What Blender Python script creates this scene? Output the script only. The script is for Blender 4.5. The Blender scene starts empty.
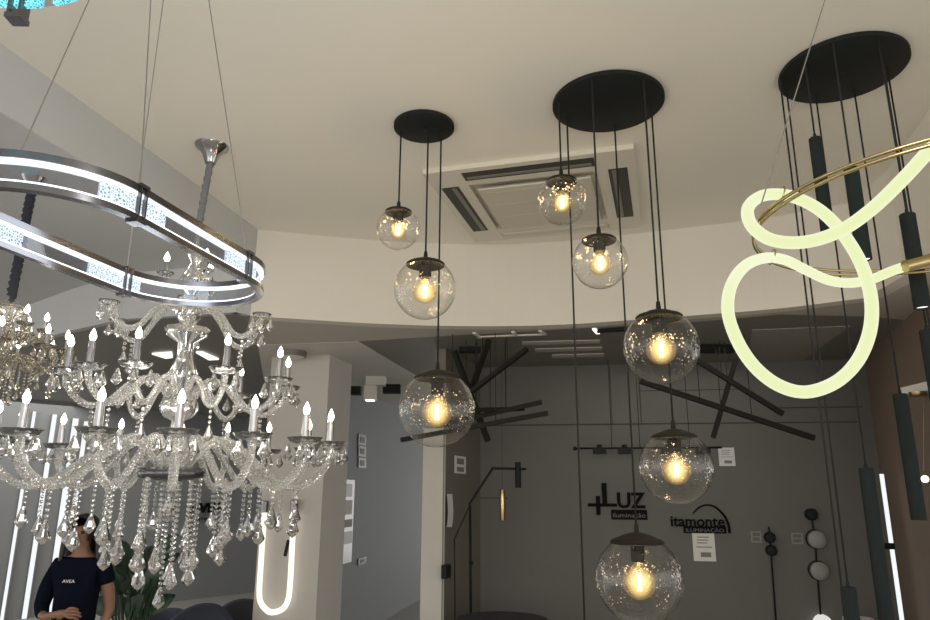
import bpy, math, random
from mathutils import Vector, Matrix
random.seed(7)
S = bpy.context.scene
COL = S.collection
PI = math.pi
CAMH = 1.8
PITCH = math.radians(14.5); ROLL = math.radians(.3); FP = 700.0

# ------------------------------------------------------------------ camera and the pixel -> place helpers
cd = bpy.data.cameras.new('camera'); cam = bpy.data.objects.new('camera', cd); COL.objects.link(cam)
cam.matrix_world = Matrix.Translation((0, 0, CAMH)) @ Matrix.Rotation(PI/2 + PITCH, 4, 'X') @ Matrix.Rotation(ROLL, 4, 'Z')
cd.sensor_width = 36; cd.lens = 36*FP/930; cd.clip_start = .02; cd.clip_end = 100
S.camera = cam

def ray(px, py):
    x = (px-465)/FP; y = -(py-310)/FP
    x, y = x*math.cos(ROLL)-y*math.sin(ROLL), x*math.sin(ROLL)+y*math.cos(ROLL)
    return (x, math.cos(PITCH)-y*math.sin(PITCH), math.sin(PITCH)+y*math.cos(PITCH))
def onZ(px, py, z):
    r = ray(px, py); k = (z-CAMH)/r[2]; return Vector((r[0]*k, r[1]*k, z))
def onY(px, py, Y):
    r = ray(px, py); k = Y/r[1]; return Vector((r[0]*k, Y, CAMH+r[2]*k))
def onP(px, py, A, B):
    """point of the vertical plane through A, B (plan points)"""
    r = ray(px, py); n = (-(B[1]-A[1]), B[0]-A[0]); k = (A[0]*n[0]+A[1]*n[1])/(r[0]*n[0]+r[1]*n[1])
    return Vector((r[0]*k, r[1]*k, CAMH+r[2]*k))

# ------------------------------------------------------------------ materials
def mat(name, col, rough=.6, metal=0., noise=0., nscale=6., bump=0., spec=.5):
    m = bpy.data.materials.new(name); m.use_nodes = True; nt = m.node_tree; b = nt.nodes['Principled BSDF']
    b.inputs['Base Color'].default_value = (*col, 1); b.inputs['Roughness'].default_value = rough
    b.inputs['Metallic'].default_value = metal; b.inputs['Specular IOR Level'].default_value = spec
    if noise or bump:
        tc = nt.nodes.new('ShaderNodeTexCoord'); nz = nt.nodes.new('ShaderNodeTexNoise')
        nz.inputs['Scale'].default_value = nscale; nz.inputs['Detail'].default_value = 5
        nt.links.new(tc.outputs['Object'], nz.inputs['Vector'])
        if noise:
            mx = nt.nodes.new('ShaderNodeMix'); mx.data_type = 'RGBA'
            mx.inputs[6].default_value = (*[c*(1-noise) for c in col], 1)
            mx.inputs[7].default_value = (*[min(1, c*(1+noise)) for c in col], 1)
            nt.links.new(nz.outputs['Fac'], mx.inputs[0]); nt.links.new(mx.outputs[2], b.inputs['Base Color'])
        if bump:
            bp = nt.nodes.new('ShaderNodeBump'); bp.inputs['Strength'].default_value = bump; bp.inputs['Distance'].default_value = .01
            nt.links.new(nz.outputs['Fac'], bp.inputs['Height']); nt.links.new(bp.outputs['Normal'], b.inputs['Normal'])
    return m
def emit(name, col, s):
    m = bpy.data.materials.new(name); m.use_nodes = True; nt = m.node_tree
    for n in list(nt.nodes): nt.nodes.remove(n)
    e = nt.nodes.new('ShaderNodeEmission'); o = nt.nodes.new('ShaderNodeOutputMaterial')
    e.inputs['Color'].default_value = (*col, 1); e.inputs['Strength'].default_value = s
    nt.links.new(e.outputs[0], o.inputs[0]); return m
def thin_glass(name, tint=(1, 1, 1), gloss=1., glow=None, rough=0., blend=.35, edge=None, wobble=0.):
    """thin blown glass: transparent with Fresnel-like reflection; glow = (colour, strength, share)"""
    m = bpy.data.materials.new(name); m.use_nodes = True; nt = m.node_tree
    for n in list(nt.nodes): nt.nodes.remove(n)
    o = nt.nodes.new('ShaderNodeOutputMaterial'); t = nt.nodes.new('ShaderNodeBsdfTransparent'); g = nt.nodes.new('ShaderNodeBsdfGlossy')
    lw = nt.nodes.new('ShaderNodeLayerWeight'); lw.inputs['Blend'].default_value = blend
    mu = nt.nodes.new('ShaderNodeMath'); mu.operation = 'MULTIPLY'; mu.inputs[1].default_value = gloss
    t.inputs['Color'].default_value = (*tint, 1); g.inputs['Roughness'].default_value = rough
    pw = nt.nodes.new('ShaderNodeMath'); pw.operation = 'POWER'; pw.inputs[1].default_value = 3.6; lw.inputs['Blend'].default_value = .5
    ad = nt.nodes.new('ShaderNodeMath'); ad.operation = 'MULTIPLY_ADD'; ad.inputs[1].default_value = blend; ad.inputs[2].default_value = .05
    nt.links.new(lw.outputs['Facing'], pw.inputs[0]); nt.links.new(pw.outputs[0], ad.inputs[0]); nt.links.new(ad.outputs[0], mu.inputs[0])
    mx = nt.nodes.new('ShaderNodeMixShader'); nt.links.new(mu.outputs[0], mx.inputs[0])
    nt.links.new(t.outputs[0], mx.inputs[1]); nt.links.new(g.outputs[0], mx.inputs[2]); out = mx
    if wobble:
        tc = nt.nodes.new('ShaderNodeTexCoord'); nz = nt.nodes.new('ShaderNodeTexNoise'); nz.inputs['Scale'].default_value = 22
        bp = nt.nodes.new('ShaderNodeBump'); bp.inputs['Strength'].default_value = wobble; bp.inputs['Distance'].default_value = .02
        nt.links.new(tc.outputs['Object'], nz.inputs['Vector']); nt.links.new(nz.outputs['Fac'], bp.inputs['Height'])
        nt.links.new(bp.outputs['Normal'], g.inputs['Normal'])
    if glow:
        e = nt.nodes.new('ShaderNodeEmission'); e.inputs['Color'].default_value = (*glow[0], 1); e.inputs['Strength'].default_value = glow[1]
        m2 = nt.nodes.new('ShaderNodeMixShader'); m2.inputs[0].default_value = glow[2]
        nt.links.new(out.outputs[0], m2.inputs[1]); nt.links.new(e.outputs[0], m2.inputs[2]); out = m2
    nt.links.new(out.outputs[0], o.inputs[0]); return m
def crystal(name, col, milky=.25):
    m = bpy.data.materials.new(name); m.use_nodes = True; nt = m.node_tree
    for n in list(nt.nodes): nt.nodes.remove(n)
    o = nt.nodes.new('ShaderNodeOutputMaterial'); g = nt.nodes.new('ShaderNodeBsdfGlass'); d = nt.nodes.new('ShaderNodeBsdfDiffuse')
    g.inputs['Color'].default_value = (*col, 1); g.inputs['IOR'].default_value = 1.5; g.inputs['Roughness'].default_value = .02
    d.inputs['Color'].default_value = (*col, 1)
    mx = nt.nodes.new('ShaderNodeMixShader'); mx.inputs[0].default_value = milky
    nt.links.new(g.outputs[0], mx.inputs[1]); nt.links.new(d.outputs[0], mx.inputs[2]); nt.links.new(mx.outputs[0], o.inputs[0])
    return m
def etched(name, lit, gap):
    """lit acrylic etched with a small broken floral pattern"""
    m = bpy.data.materials.new(name); m.use_nodes = True; nt = m.node_tree
    for n in list(nt.nodes): nt.nodes.remove(n)
    o = nt.nodes.new('ShaderNodeOutputMaterial'); e = nt.nodes.new('ShaderNodeEmission')
    tc = nt.nodes.new('ShaderNodeTexCoord'); v = nt.nodes.new('ShaderNodeTexVoronoi'); v.inputs['Scale'].default_value = 130
    v.feature = 'DISTANCE_TO_EDGE'
    nt.links.new(tc.outputs['Object'], v.inputs['Vector'])
    r = nt.nodes.new('ShaderNodeValToRGB'); r.color_ramp.elements[0].position = .12; r.color_ramp.elements[1].position = .3
    r.color_ramp.elements[0].color = (*lit, 1); r.color_ramp.elements[1].color = (*gap, 1)
    nt.links.new(v.outputs['Distance'], r.inputs[0]); nt.links.new(r.outputs[0], e.inputs[0]); nt.links.new(e.outputs[0], o.inputs[0])
    return m

M = {}
M['ceil'] = mat('painted_ceiling', (.82, .79, .715), .8, noise=.03, nscale=1.5)
M['bulk'] = mat('painted_bulkhead', (.70, .67, .60), .8, noise=.03, nscale=2)
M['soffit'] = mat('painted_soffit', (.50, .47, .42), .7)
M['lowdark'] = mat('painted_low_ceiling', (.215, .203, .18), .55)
M['leftgrey'] = mat('pale_grey_paint', (.50, .507, .515), .75, noise=.03, nscale=2)
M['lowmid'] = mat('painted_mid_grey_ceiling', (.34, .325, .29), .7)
M['lampring'] = mat('brushed_lamp_ring', (.22, .205, .18), .5, .3)
M['dimlens'] = emit('dim_lens', (1, .97, .92), .75)
M['acjoint'] = mat('air_conditioner_joint', (.42, .40, .34), .6)
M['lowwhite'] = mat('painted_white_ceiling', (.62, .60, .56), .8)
M['backwall'] = mat('dark_grey_paint', (.140, .138, .129), .7, noise=.06, nscale=3)
M['sidewall'] = mat('brown_grey_paint', (.165, .15, .12), .6, noise=.05)
M['brownwall'] = mat('brown_panel', (.21, .155, .115), .55, noise=.08, nscale=2)
M['bluewall'] = mat('blue_grey_paint', (.22, .238, .252), .7, noise=.03)
M['farwall'] = mat('grey_feature_paint', (.24, .245, .245), .6, noise=.03)
M['column'] = mat('column_paint', (.52, .50, .46), .75, noise=.02)
M['seam'] = mat('shadow_gap', (.05, .048, .042), .8)
M['floor'] = mat('floor_tile', (.42, .40, .37), .35, noise=.05)
M['black'] = mat('matt_black_metal', (.012, .014, .014), .6, spec=.2)
M['blackrough'] = mat('black_fabric_cord', (.012, .012, .012), .8)
M['graphite'] = mat('graphite_metal', (.020, .0185, .016), .6, 0., spec=.12)
M['stick'] = mat('dark_bronze_stick', (.017, .016, .013), .6, spec=.15)
M['tube'] = mat('dark_green_black_tube', (.022, .028, .028), .9, spec=.06)
M['chrome'] = mat('chrome', (.42, .42, .44), .12, 1.)
M['darkchrome'] = mat('smoked_chrome', (.16, .16, .175), .22, 1.)
M['gold'] = mat('brushed_gold', (.50, .40, .20), .25, 1.)
M['brass'] = mat('brass', (.35, .27, .12), .3, 1.)
M['white'] = mat('white_plastic', (.74, .72, .67), .5)
M['acwhite'] = mat('air_conditioner_plastic', (.67, .64, .56), .5)
M['acgrille'] = mat('air_conditioner_grille', (.60, .57, .48), .6)
M['acdark'] = mat('air_conditioner_slot', (.045, .045, .04), .6)
M['acvane'] = mat('air_conditioner_vane', (.20, .19, .17), .5)
M['paper'] = mat('white_label_paper', (.72, .71, .68), .7)
M['paperprint'] = mat('label_print', (.2, .2, .19), .7)
M['clearplate'] = mat('pale_switch_plate', (.24, .245, .235), .4)
M['letter'] = mat('black_letter', (.008, .008, .008), .8, spec=.1)
M['letterpale'] = mat('pale_letter', (.14, .135, .12), .5)
M['frosted'] = mat('frosted_glass_disc', (.27, .268, .26), .5)
M['chain'] = mat('grey_chain_sleeve', (.17, .17, .185), .8, noise=.3, nscale=60)
M['darkchain'] = mat('black_chain_sleeve', (.02, .022, .035), .8)
M['wire'] = mat('steel_wire', (.35, .34, .33), .35, .8)
M['skin'] = mat('skin', (.24, .125, .08), .55)
M['navy'] = mat('navy_fabric', (.005, .007, .014), .95, spec=.05)
M['trouser'] = mat('black_fabric', (.005, .005, .007), .95, spec=.05)
M['hair'] = mat('dark_hair', (.012, .009, .008), .45)
M['leaf'] = mat('dark_green_leaf', (.020, .048, .022), .5, noise=.3)
M['pot'] = mat('grey_pot', (.2, .2, .2), .6)
M['chair'] = mat('dark_blue_velvet', (.03, .035, .055), .8)
M['chairgrey'] = mat('charcoal_velvet', (.035, .037, .042), .8)
M['eye'] = mat('eye', (.02, .015, .012), .2)
M['lip'] = mat('lip', (.25, .08, .07), .5)
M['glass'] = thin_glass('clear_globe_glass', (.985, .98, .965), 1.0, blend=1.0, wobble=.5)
def add_glints(m):
    """pale specks painted in a belt round the middle, standing in for lamp reflections"""
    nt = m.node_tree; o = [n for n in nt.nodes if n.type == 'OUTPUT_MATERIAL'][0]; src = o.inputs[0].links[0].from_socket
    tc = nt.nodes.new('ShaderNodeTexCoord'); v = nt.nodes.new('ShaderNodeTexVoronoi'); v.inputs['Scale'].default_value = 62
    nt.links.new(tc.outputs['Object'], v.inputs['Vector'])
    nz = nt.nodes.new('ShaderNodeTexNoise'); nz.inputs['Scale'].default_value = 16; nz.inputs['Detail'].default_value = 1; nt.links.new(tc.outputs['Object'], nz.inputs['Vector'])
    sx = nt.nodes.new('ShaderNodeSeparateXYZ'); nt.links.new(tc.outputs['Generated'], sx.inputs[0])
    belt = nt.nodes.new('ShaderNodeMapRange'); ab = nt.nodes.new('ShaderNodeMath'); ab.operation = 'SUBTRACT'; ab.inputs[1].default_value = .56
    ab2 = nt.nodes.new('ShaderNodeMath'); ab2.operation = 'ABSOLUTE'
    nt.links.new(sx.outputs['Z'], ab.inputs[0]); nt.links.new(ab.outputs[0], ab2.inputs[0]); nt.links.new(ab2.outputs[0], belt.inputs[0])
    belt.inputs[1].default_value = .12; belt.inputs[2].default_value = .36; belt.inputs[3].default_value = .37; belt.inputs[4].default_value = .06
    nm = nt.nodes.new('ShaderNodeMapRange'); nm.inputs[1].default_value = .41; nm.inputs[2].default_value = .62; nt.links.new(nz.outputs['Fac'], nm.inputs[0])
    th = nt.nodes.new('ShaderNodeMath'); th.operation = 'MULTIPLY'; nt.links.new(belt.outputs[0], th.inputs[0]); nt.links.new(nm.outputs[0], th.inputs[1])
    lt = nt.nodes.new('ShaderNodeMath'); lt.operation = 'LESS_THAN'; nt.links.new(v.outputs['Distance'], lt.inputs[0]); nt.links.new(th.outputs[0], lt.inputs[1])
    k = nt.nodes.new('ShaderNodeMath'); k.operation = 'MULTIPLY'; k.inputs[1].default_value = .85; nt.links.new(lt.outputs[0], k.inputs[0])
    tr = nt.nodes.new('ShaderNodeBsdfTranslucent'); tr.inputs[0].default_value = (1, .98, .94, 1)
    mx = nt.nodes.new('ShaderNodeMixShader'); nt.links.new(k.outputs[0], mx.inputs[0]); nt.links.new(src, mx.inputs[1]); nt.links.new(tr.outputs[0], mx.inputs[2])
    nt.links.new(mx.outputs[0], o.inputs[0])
add_glints(M['glass'])  # lamp glints put into the globe glass as pale specks
M['ballglass'] = thin_glass('clear_ball_glass', (.985, .98, .965), 1.0, blend=.6)
def glow_shell(name, col, strength, power):
    """painted glow haze round the filaments: emission strongest where the shell faces the view"""
    m = bpy.data.materials.new(name); m.use_nodes = True; nt = m.node_tree
    for n in list(nt.nodes): nt.nodes.remove(n)
    o = nt.nodes.new('ShaderNodeOutputMaterial'); t = nt.nodes.new('ShaderNodeBsdfTransparent'); e = nt.nodes.new('ShaderNodeEmission')
    e.inputs[0].default_value = (*col, 1); e.inputs[1].default_value = strength
    lw = nt.nodes.new('ShaderNodeLayerWeight'); iv = nt.nodes.new('ShaderNodeMath'); iv.operation = 'SUBTRACT'; iv.inputs[0].default_value = 1.
    pw = nt.nodes.new('ShaderNodeMath'); pw.operation = 'POWER'; pw.inputs[1].default_value = power; ml = nt.nodes.new('ShaderNodeMath'); ml.operation = 'MULTIPLY'; ml.inputs[1].default_value = .5
    lw.inputs['Blend'].default_value = .5
    nt.links.new(lw.outputs['Facing'], iv.inputs[1]); nt.links.new(iv.outputs[0], pw.inputs[0]); nt.links.new(pw.outputs[0], ml.inputs[0])
    mx = nt.nodes.new('ShaderNodeMixShader'); nt.links.new(ml.outputs[0], mx.inputs[0]); nt.links.new(t.outputs[0], mx.inputs[1]); nt.links.new(e.outputs[0], mx.inputs[2]); nt.links.new(mx.outputs[0], o.inputs[0]); return m
M['bulbglass'] = thin_glass('amber_bulb_glass', (.97, .90, .74), .8, glow=((1., .66, .25), .7, .13))
M['filament'] = emit('filament', (1., .78, .42), 16.)
M['core'] = glow_shell('filament_glow', (1., .74, .33), 2.3, 2.8)  # soft bulb glow painted as a see-through emitting shell
M['crystal'] = crystal('clear_crystal', (.99, .99, .99), .04)
M['arm'] = crystal('rope_twist_glass', (.97, .97, .96), .16)
M['amber'] = crystal('champagne_crystal', (.80, .775, .72), .08)
M['flame'] = emit('candle_bulb_light', (1., .95, .83), 12.)
M['candle'] = mat('candle_sleeve', (.33, .33, .345), .15, .6)
M['acrylic'] = thin_glass('clear_acrylic', (.80, .82, .86), .9, blend=.3)
M['led'] = emit('white_led', (.93, .96, 1.), 1.9)
M['etched'] = etched('etched_lit_acrylic', (.95, 1.05, 1.1), (.22, .38, .50))
M['etchedblue'] = etched('blue_etched_lit_acrylic', (.35, 1.1, 1.25), (.04, .30, .42))
M['neon'] = emit('green_white_silicone_light', (.82, .95, .46), 1.0)
M['neonbase'] = mat('silicone', (.8, .8, .7), .5)
M['warmled'] = emit('warm_white_led', (1., .93, .80), 1.25)
M['stripled'] = emit('cool_white_led_strip', (.95, .98, 1.), 1.0)
M['panelled'] = emit('ceiling_panel_light', (1., .97, .92), 1.3)
M['lens'] = emit('spot_lens', (1., .97, .9), 1.6)

# neon tube: brighter at the grazing rim like real lit silicone
nt = M['neon'].node_tree; e = [n for n in nt.nodes if n.type == 'EMISSION'][0]
lw = nt.nodes.new('ShaderNodeLayerWeight'); lw.inputs['Blend'].default_value = .35
rp = nt.nodes.new('ShaderNodeValToRGB'); rp.color_ramp.elements[0].color = (.84, .91, .50, 1); rp.color_ramp.elements[1].color = (1., 1.0, .80, 1)
nt.links.new(lw.outputs['Facing'], rp.inputs[0]); nt.links.new(rp.outputs[0], e.inputs[0])
# ------------------------------------------------------------------ mesh collector
class MB:
    def __init__(s): s.v = []; s.f = []
    def add(s, v, f):
        o = len(s.v); s.v += [Vector(p) for p in v]; s.f += [tuple(i+o for i in q) for q in f]; return s
    def box(s, c, d, rot=None):
        x, y, z = d[0]/2, d[1]/2, d[2]/2
        pts = [Vector(p) for p in ((-x,-y,-z),(x,-y,-z),(x,y,-z),(-x,y,-z),(-x,-y,z),(x,-y,z),(x,y,z),(-x,y,z))]
        if rot is not None: pts = [rot @ p for p in pts]
        return s.add([p+Vector(c) for p in pts], [(3,2,1,0),(4,5,6,7),(0,1,5,4),(1,2,6,5),(2,3,7,6),(3,0,4,7)])
    def beam(s, a, b, w, h=None):
        a = Vector(a); b = Vector(b); h = h or w; d = (b-a); L = d.length; d.normalize()
        up = Vector((0,0,1)) if abs(d.z) < .95 else Vector((0,1,0))
        x = d.cross(up).normalized(); y = x.cross(d).normalized()
        return s.box((a+b)/2, (w, L, h), Matrix((x, d, y)).transposed())
    def tube(s, path, r, n=8, closed=False, flute=0., twist=0., caps=True):
        P = [Vector(p) for p in path]; k = len(P); rr = r if hasattr(r, '__len__') else [r]*k
        T = []
        for i in range(k):
            a = P[i-1] if (i or closed) else P[i]; b = P[(i+1) % k] if (i < k-1 or closed) else P[i]
            T.append((b-a).normalized())
        up = Vector((0,0,1)) if abs(T[0].z) < .9 else Vector((0,1,0))
        u = T[0].cross(up).normalized(); V = []; dist = 0
        for i in range(k):
            if i: dist += (P[i]-P[i-1]).length
            u = (u - T[i]*u.dot(T[i])).normalized(); w = T[i].cross(u)
            for j in range(n):
                a = 2*PI*j/n + twist*dist; q = rr[i]*(1-flute*(j % 2)); V.append(P[i]+u*q*math.cos(a)+w*q*math.sin(a))
        F = []
        for i in range(k if closed else k-1):
            for j in range(n):
                F.append((i*n+j, i*n+(j+1) % n, ((i+1) % k)*n+(j+1) % n, ((i+1) % k)*n+j))
        if caps and not closed: F += [tuple(range(n-1, -1, -1)), tuple(range((k-1)*n, k*n))]
        return s.add(V, F)
    def lathe(s, prof, c=(0,0,0), n=24, a0=0., flute=0.):
        V = []; F = []; k = len(prof)
        for r, z in prof:
            for j in range(n):
                a = 2*PI*j/n+a0; q = max(r, 1e-4)*(1+flute*(j % 2)); V.append((c[0]+q*math.cos(a), c[1]+q*math.sin(a), c[2]+z))
        for i in range(k-1):
            for j in range(n): F.append((i*n+j, i*n+(j+1) % n, (i+1)*n+(j+1) % n, (i+1)*n+j))
        F += [tuple(range(n-1, -1, -1)), tuple(range((k-1)*n, k*n))]
        return s.add(V, F)
    def sphere(s, c, r, n=32, m=20, sc=(1,1,1)):
        V = [(c[0], c[1], c[2]-r*sc[2])]; F = []
        for i in range(1, m):
            t = -PI/2+PI*i/m
            for j in range(n):
                a = 2*PI*j/n; V.append((c[0]+r*sc[0]*math.cos(t)*math.cos(a), c[1]+r*sc[1]*math.cos(t)*math.sin(a), c[2]+r*sc[2]*math.sin(t)))
        V.append((c[0], c[1], c[2]+r*sc[2])); L = len(V)-1
        for j in range(n):
            F.append((0, 1+(j+1) % n, 1+j)); F.append((L, 1+(m-2)*n+j, 1+(m-2)*n+(j+1) % n))
            for i in range(m-2): F.append((1+i*n+j, 1+i*n+(j+1) % n, 1+(i+1)*n+(j+1) % n, 1+(i+1)*n+j))
        return s.add(V, F)
    def prism(s, pts, z0, z1):
        n = len(pts); V = [(p[0], p[1], z0) for p in pts]+[(p[0], p[1], z1) for p in pts]
        F = [tuple(range(n-1, -1, -1)), tuple(range(n, 2*n))]+[(i, (i+1) % n, n+(i+1) % n, n+i) for i in range(n)]
        return s.add(V, F)
    def panel(s, A, B, z0, z1, t, d=0.):
        """upright slab on the plan line A-B, front face d towards the camera, thickness t away from it"""
        A = Vector((A[0], A[1])); B = Vector((B[0], B[1])); n = Vector((-(B-A).y, (B-A).x)).normalized()
        if n.dot((A+B)/2) < 0: n = -n
        a, b = A-n*d, B-n*d; return s.prism([a, b, b+n*t, a+n*t], z0, z1)

ROOT = {}
def origin_of(o):
    v = Vector(o.location)
    while o.parent: o = o.parent; v = v+o.location
    return v
def link(name, m, mt, parent=None, smooth=False, local=False, at=None):
    """one mesh object. world-space vertices unless local; at = object origin"""
    base = origin_of(parent) if parent else Vector((0,0,0))
    off = Vector(at) if at is not None else (Vector((0,0,0)) if (parent or local) else None)
    if off is None:
        zs = [p.z for p in m.v]; off = Vector((sum(p.x for p in m.v)/len(m.v), sum(p.y for p in m.v)/len(m.v), min(zs)))
    me = bpy.data.meshes.new(name)
    sub = Vector((0,0,0)) if local else (off if not parent else base+off)
    me.from_pydata([tuple(p-sub) for p in m.v], [], m.f); me.validate(); me.update()
    if smooth:
        for p in me.polygons: p.use_smooth = True
        if smooth == 'auto':
            try: me.set_sharp_from_angle(angle=math.radians(40))
            except Exception: pass
    me.materials.append(mt)
    o = bpy.data.objects.new(name, me); COL.objects.link(o); o.location = off
    if parent: o.parent = parent
    return o
def tag(o, label, cat, group=None, kind=None):
    o['label'] = label; o['category'] = cat
    if group: o['group'] = group
    if kind: o['kind'] = kind
    return o
def thing(name, loc, label, cat, group=None):
    o = bpy.data.objects.new(name, None); COL.objects.link(o); o.location = loc; o.empty_display_size = .1
    return tag(o, label, cat, group)
def struct(name, m, mt, label=None, smooth=False):
    o = link(name, m, mt, None, smooth, at=(0,0,0)); o['kind'] = 'structure'
    if label: o['label'] = label
    return o
def copy_tree(o, parent=None):
    kids = [c for c in o.children]
    c = o.copy(); COL.objects.link(c); c.parent = parent
    for k in kids: copy_tree(k, c)
    return c
def spline(P, n=6):
    P = [Vector(p) for p in P]; out = []
    for i in range(len(P)-1):
        a = P[i-1] if i else P[0]*2-P[1]; b = P[i]; c = P[i+1]; d = P[i+2] if i+2 < len(P) else P[-1]*2-P[-2]
        for j in range(n):
            t = j/n; out.append(.5*((2*b)+(c-a)*t+(2*a-5*b+4*c-d)*t*t+(3*b-a-3*c+d)*t**3))
    return out+[P[-1]]
_fonts = {}
def text_mesh(txt, h, depth, width=None, bold=0.):
    """text as a mesh in the x-z plane facing -y, its left baseline at the origin"""
    cu = bpy.data.curves.new('t', 'FONT'); cu.body = txt; cu.size = h; cu.extrude = depth/2; cu.offset = bold; cu.resolution_u = 3
    ob = bpy.data.objects.new('t', cu); COL.objects.link(ob)
    me = bpy.data.meshes.new_from_object(ob.evaluated_get(bpy.context.evaluated_depsgraph_get()))
    bpy.data.objects.remove(ob); m = MB()
    vs = [v.co.copy() for v in me.vertices]; w = max(v.x for v in vs)-min(v.x for v in vs); x0 = min(v.x for v in vs)
    k = (width/w) if width else 1.
    m.add([Vector(((v.x-x0)*k, -v.z-depth/2, v.y)) for v in vs], [tuple(p.vertices) for p in me.polygons])
    bpy.data.meshes.remove(me); return m
def moved(m, p, rz=0.):
    R = Matrix.Rotation(rz, 3, 'Z'); q = MB(); q.add([R @ v+Vector(p) for v in m.v], m.f); return q

# ------------------------------------------------------------------ the room
ZC, ZL, ZM = 3.8, 3.1, 3.48
struct('floor', MB().box((-1, 5, -.05), (24, 26, .1)), M['floor'], 'pale tiled shop floor')
struct('ceiling', MB().box((0, 2, ZC+.06), (14, 12, .12)), M['ceil'], 'high cream painted ceiling above the hanging lamps')
poly = [(-2.75, .2), (-2.55, 1.2), (-2.23, 2.54), (-1.84, 4.31), (-1.65, 5.22)]
curve = [p.xy for p in spline([(-1.65, 5.22, 0), (-1.1, 5.37, 0), (-.53, 5.49, 0), (.12, 5.53, 0), (.77, 5.46, 0), (1.38, 5.26, 0), (1.82, 5.10, 0), (2.27, 4.92, 0), (2.74, 4.62, 0)], 6)]
right = [(2.74, 4.62), (2.70, 4.1), (2.50, 3.4), (2.40, 2.6), (2.35, .8)]
def strip(pts, z0, z1, t):
    m = MB()
    for a, b in zip(pts[:-1], pts[1:]): m.panel(a, b, z0, z1, t, .004)
    return m
struct('trim_1', strip(poly, ZM+.003, ZC, .12), M['leftgrey'], 'straight grey upper wall band left of the curved bulkhead')
struct('trim_2', strip([tuple(p) for p in curve], ZL-.006, ZC, .12), M['bulk'], 'curved cream bulkhead between high and low ceilings')
struct('trim_3', strip(right, ZL-.006, ZC, .12), M['bulk'], 'pale upper wall band at the right of the curved bulkhead')
# low ceiling: dark painted field, pale soffit band along the bulkhead, white field near the column
inner = poly+[tuple(p) for p in curve[1:-1]]+right
so = [onZ(x, y, ZL).xy for x, y in ((-60, 372), (0, 351), (69, 331), (122, 319), (236, 312), (243, 345), (300, 343), (358, 341), (420, 337), (560, 329), (700, 321), (780, 314), (866, 316), (935, 322))]
so = [tuple(p) for p in so]; cv = [tuple(p) for p in curve]
low = [(-12, so[0][1]+1.)]+so[:5]+cv[:-1]+right+[(9, .8), (9, 18), (-12, 18)]
sg = MB()  # pale strips laid in place of light reflections on the ceiling
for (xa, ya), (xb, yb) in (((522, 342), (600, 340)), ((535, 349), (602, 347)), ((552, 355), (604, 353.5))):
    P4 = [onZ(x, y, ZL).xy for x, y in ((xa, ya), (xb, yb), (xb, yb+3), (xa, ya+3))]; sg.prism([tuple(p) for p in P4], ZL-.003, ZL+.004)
struct('reflection_strips', sg, M['soffit'], 'three faint pale strips painted as light reflections on the dark low ceiling')
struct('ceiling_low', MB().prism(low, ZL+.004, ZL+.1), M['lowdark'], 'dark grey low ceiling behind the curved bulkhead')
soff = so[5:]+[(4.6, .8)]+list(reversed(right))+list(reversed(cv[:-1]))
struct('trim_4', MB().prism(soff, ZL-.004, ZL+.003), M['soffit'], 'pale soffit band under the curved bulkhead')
fa = [(-12, so[0][1]+1.)]+so[:5]+[cv[0]]
struct('trim_10', MB().prism([(-12, .2)]+poly+list(reversed(so[:5]))+[fa[0]], ZM, ZM+.0025), M['leftgrey'], 'pale lower ceiling at the left above the champagne chandelier')
struct('trim_11', strip(fa, ZL-.002, ZM+.01, .06), M['leftgrey'], 'pale step in the ceiling at the left, behind the chandeliers')
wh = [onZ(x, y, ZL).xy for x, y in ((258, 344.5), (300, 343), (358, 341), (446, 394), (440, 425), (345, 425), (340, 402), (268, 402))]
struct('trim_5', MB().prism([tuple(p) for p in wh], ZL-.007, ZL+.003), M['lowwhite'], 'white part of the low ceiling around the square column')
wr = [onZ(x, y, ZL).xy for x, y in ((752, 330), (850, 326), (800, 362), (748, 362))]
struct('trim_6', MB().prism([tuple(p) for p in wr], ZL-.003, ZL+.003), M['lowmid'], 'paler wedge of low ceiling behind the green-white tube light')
# back alcove
BA, BB = Vector((.17, 7.55)), Vector((4.1, 6.9))
struct('wall_back', MB().panel(BA, BB, 0, ZL+.01, .12), M['backwall'], 'dark grey back wall carrying two black signs')
def onB(px, py, d=0.):
    n = Vector((-(BB-BA).y, (BB-BA).x)).normalized(); n = -n if n.y < 0 else n
    o = n*d; return onP(px, py, BA-o, BB-o)
BRZ = math.atan2((BB-BA).y, (BB-BA).x)
s1 = MB(); a, b = onB(481, 425.5), onB(858, 423.5); s1.panel(a.xy, b.xy, a.z-.006, a.z+.006, .01, .004)
for px in (611, 640): 
    p = onB(px, 400); s1.box((p.x, p.y-.002, (a.z+ZL)/2), (.006, .01, ZL-a.z))
a, b = onB(640, 391), onB(745, 388); s1.panel(a.xy, b.xy, a.z-.004, a.z+.004, .01, .003)
a, b = onB(775, 408), onB(862, 405.5); s1.panel(a.xy, b.xy, a.z-.006, a.z+.006, .01, .003)
struct('trim_7', s1, M['seam'], 'thin dark panel joints in the back wall')
LA = onY(445, 430, 6.5).xy
struct('wall_left', MB().panel(LA, BA, 0, ZL+.01, .1), M['sidewall'], 'dark brown-grey return wall beside the white pilaster')
RA, RB = onB(884, 500).xy, Vector((3.05, 4.3))
struct('wall_right', MB().panel(RA, RB, 0, ZL+.01, .1), M['brownwall'], 'brown wall at the right edge')
p0 = onY(421, 560, 6.55); p1 = onY(444, 560, 6.5)
struct('trim_8', MB().prism([p0.xy, p1.xy, (p1.x+.03, p1.y+.2), (p0.x+.03, p0.y+.25)], 0, onY(432, 428, 6.5).z), M['column'], 'narrow white pilaster below the lowest globe of the small cluster')
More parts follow.
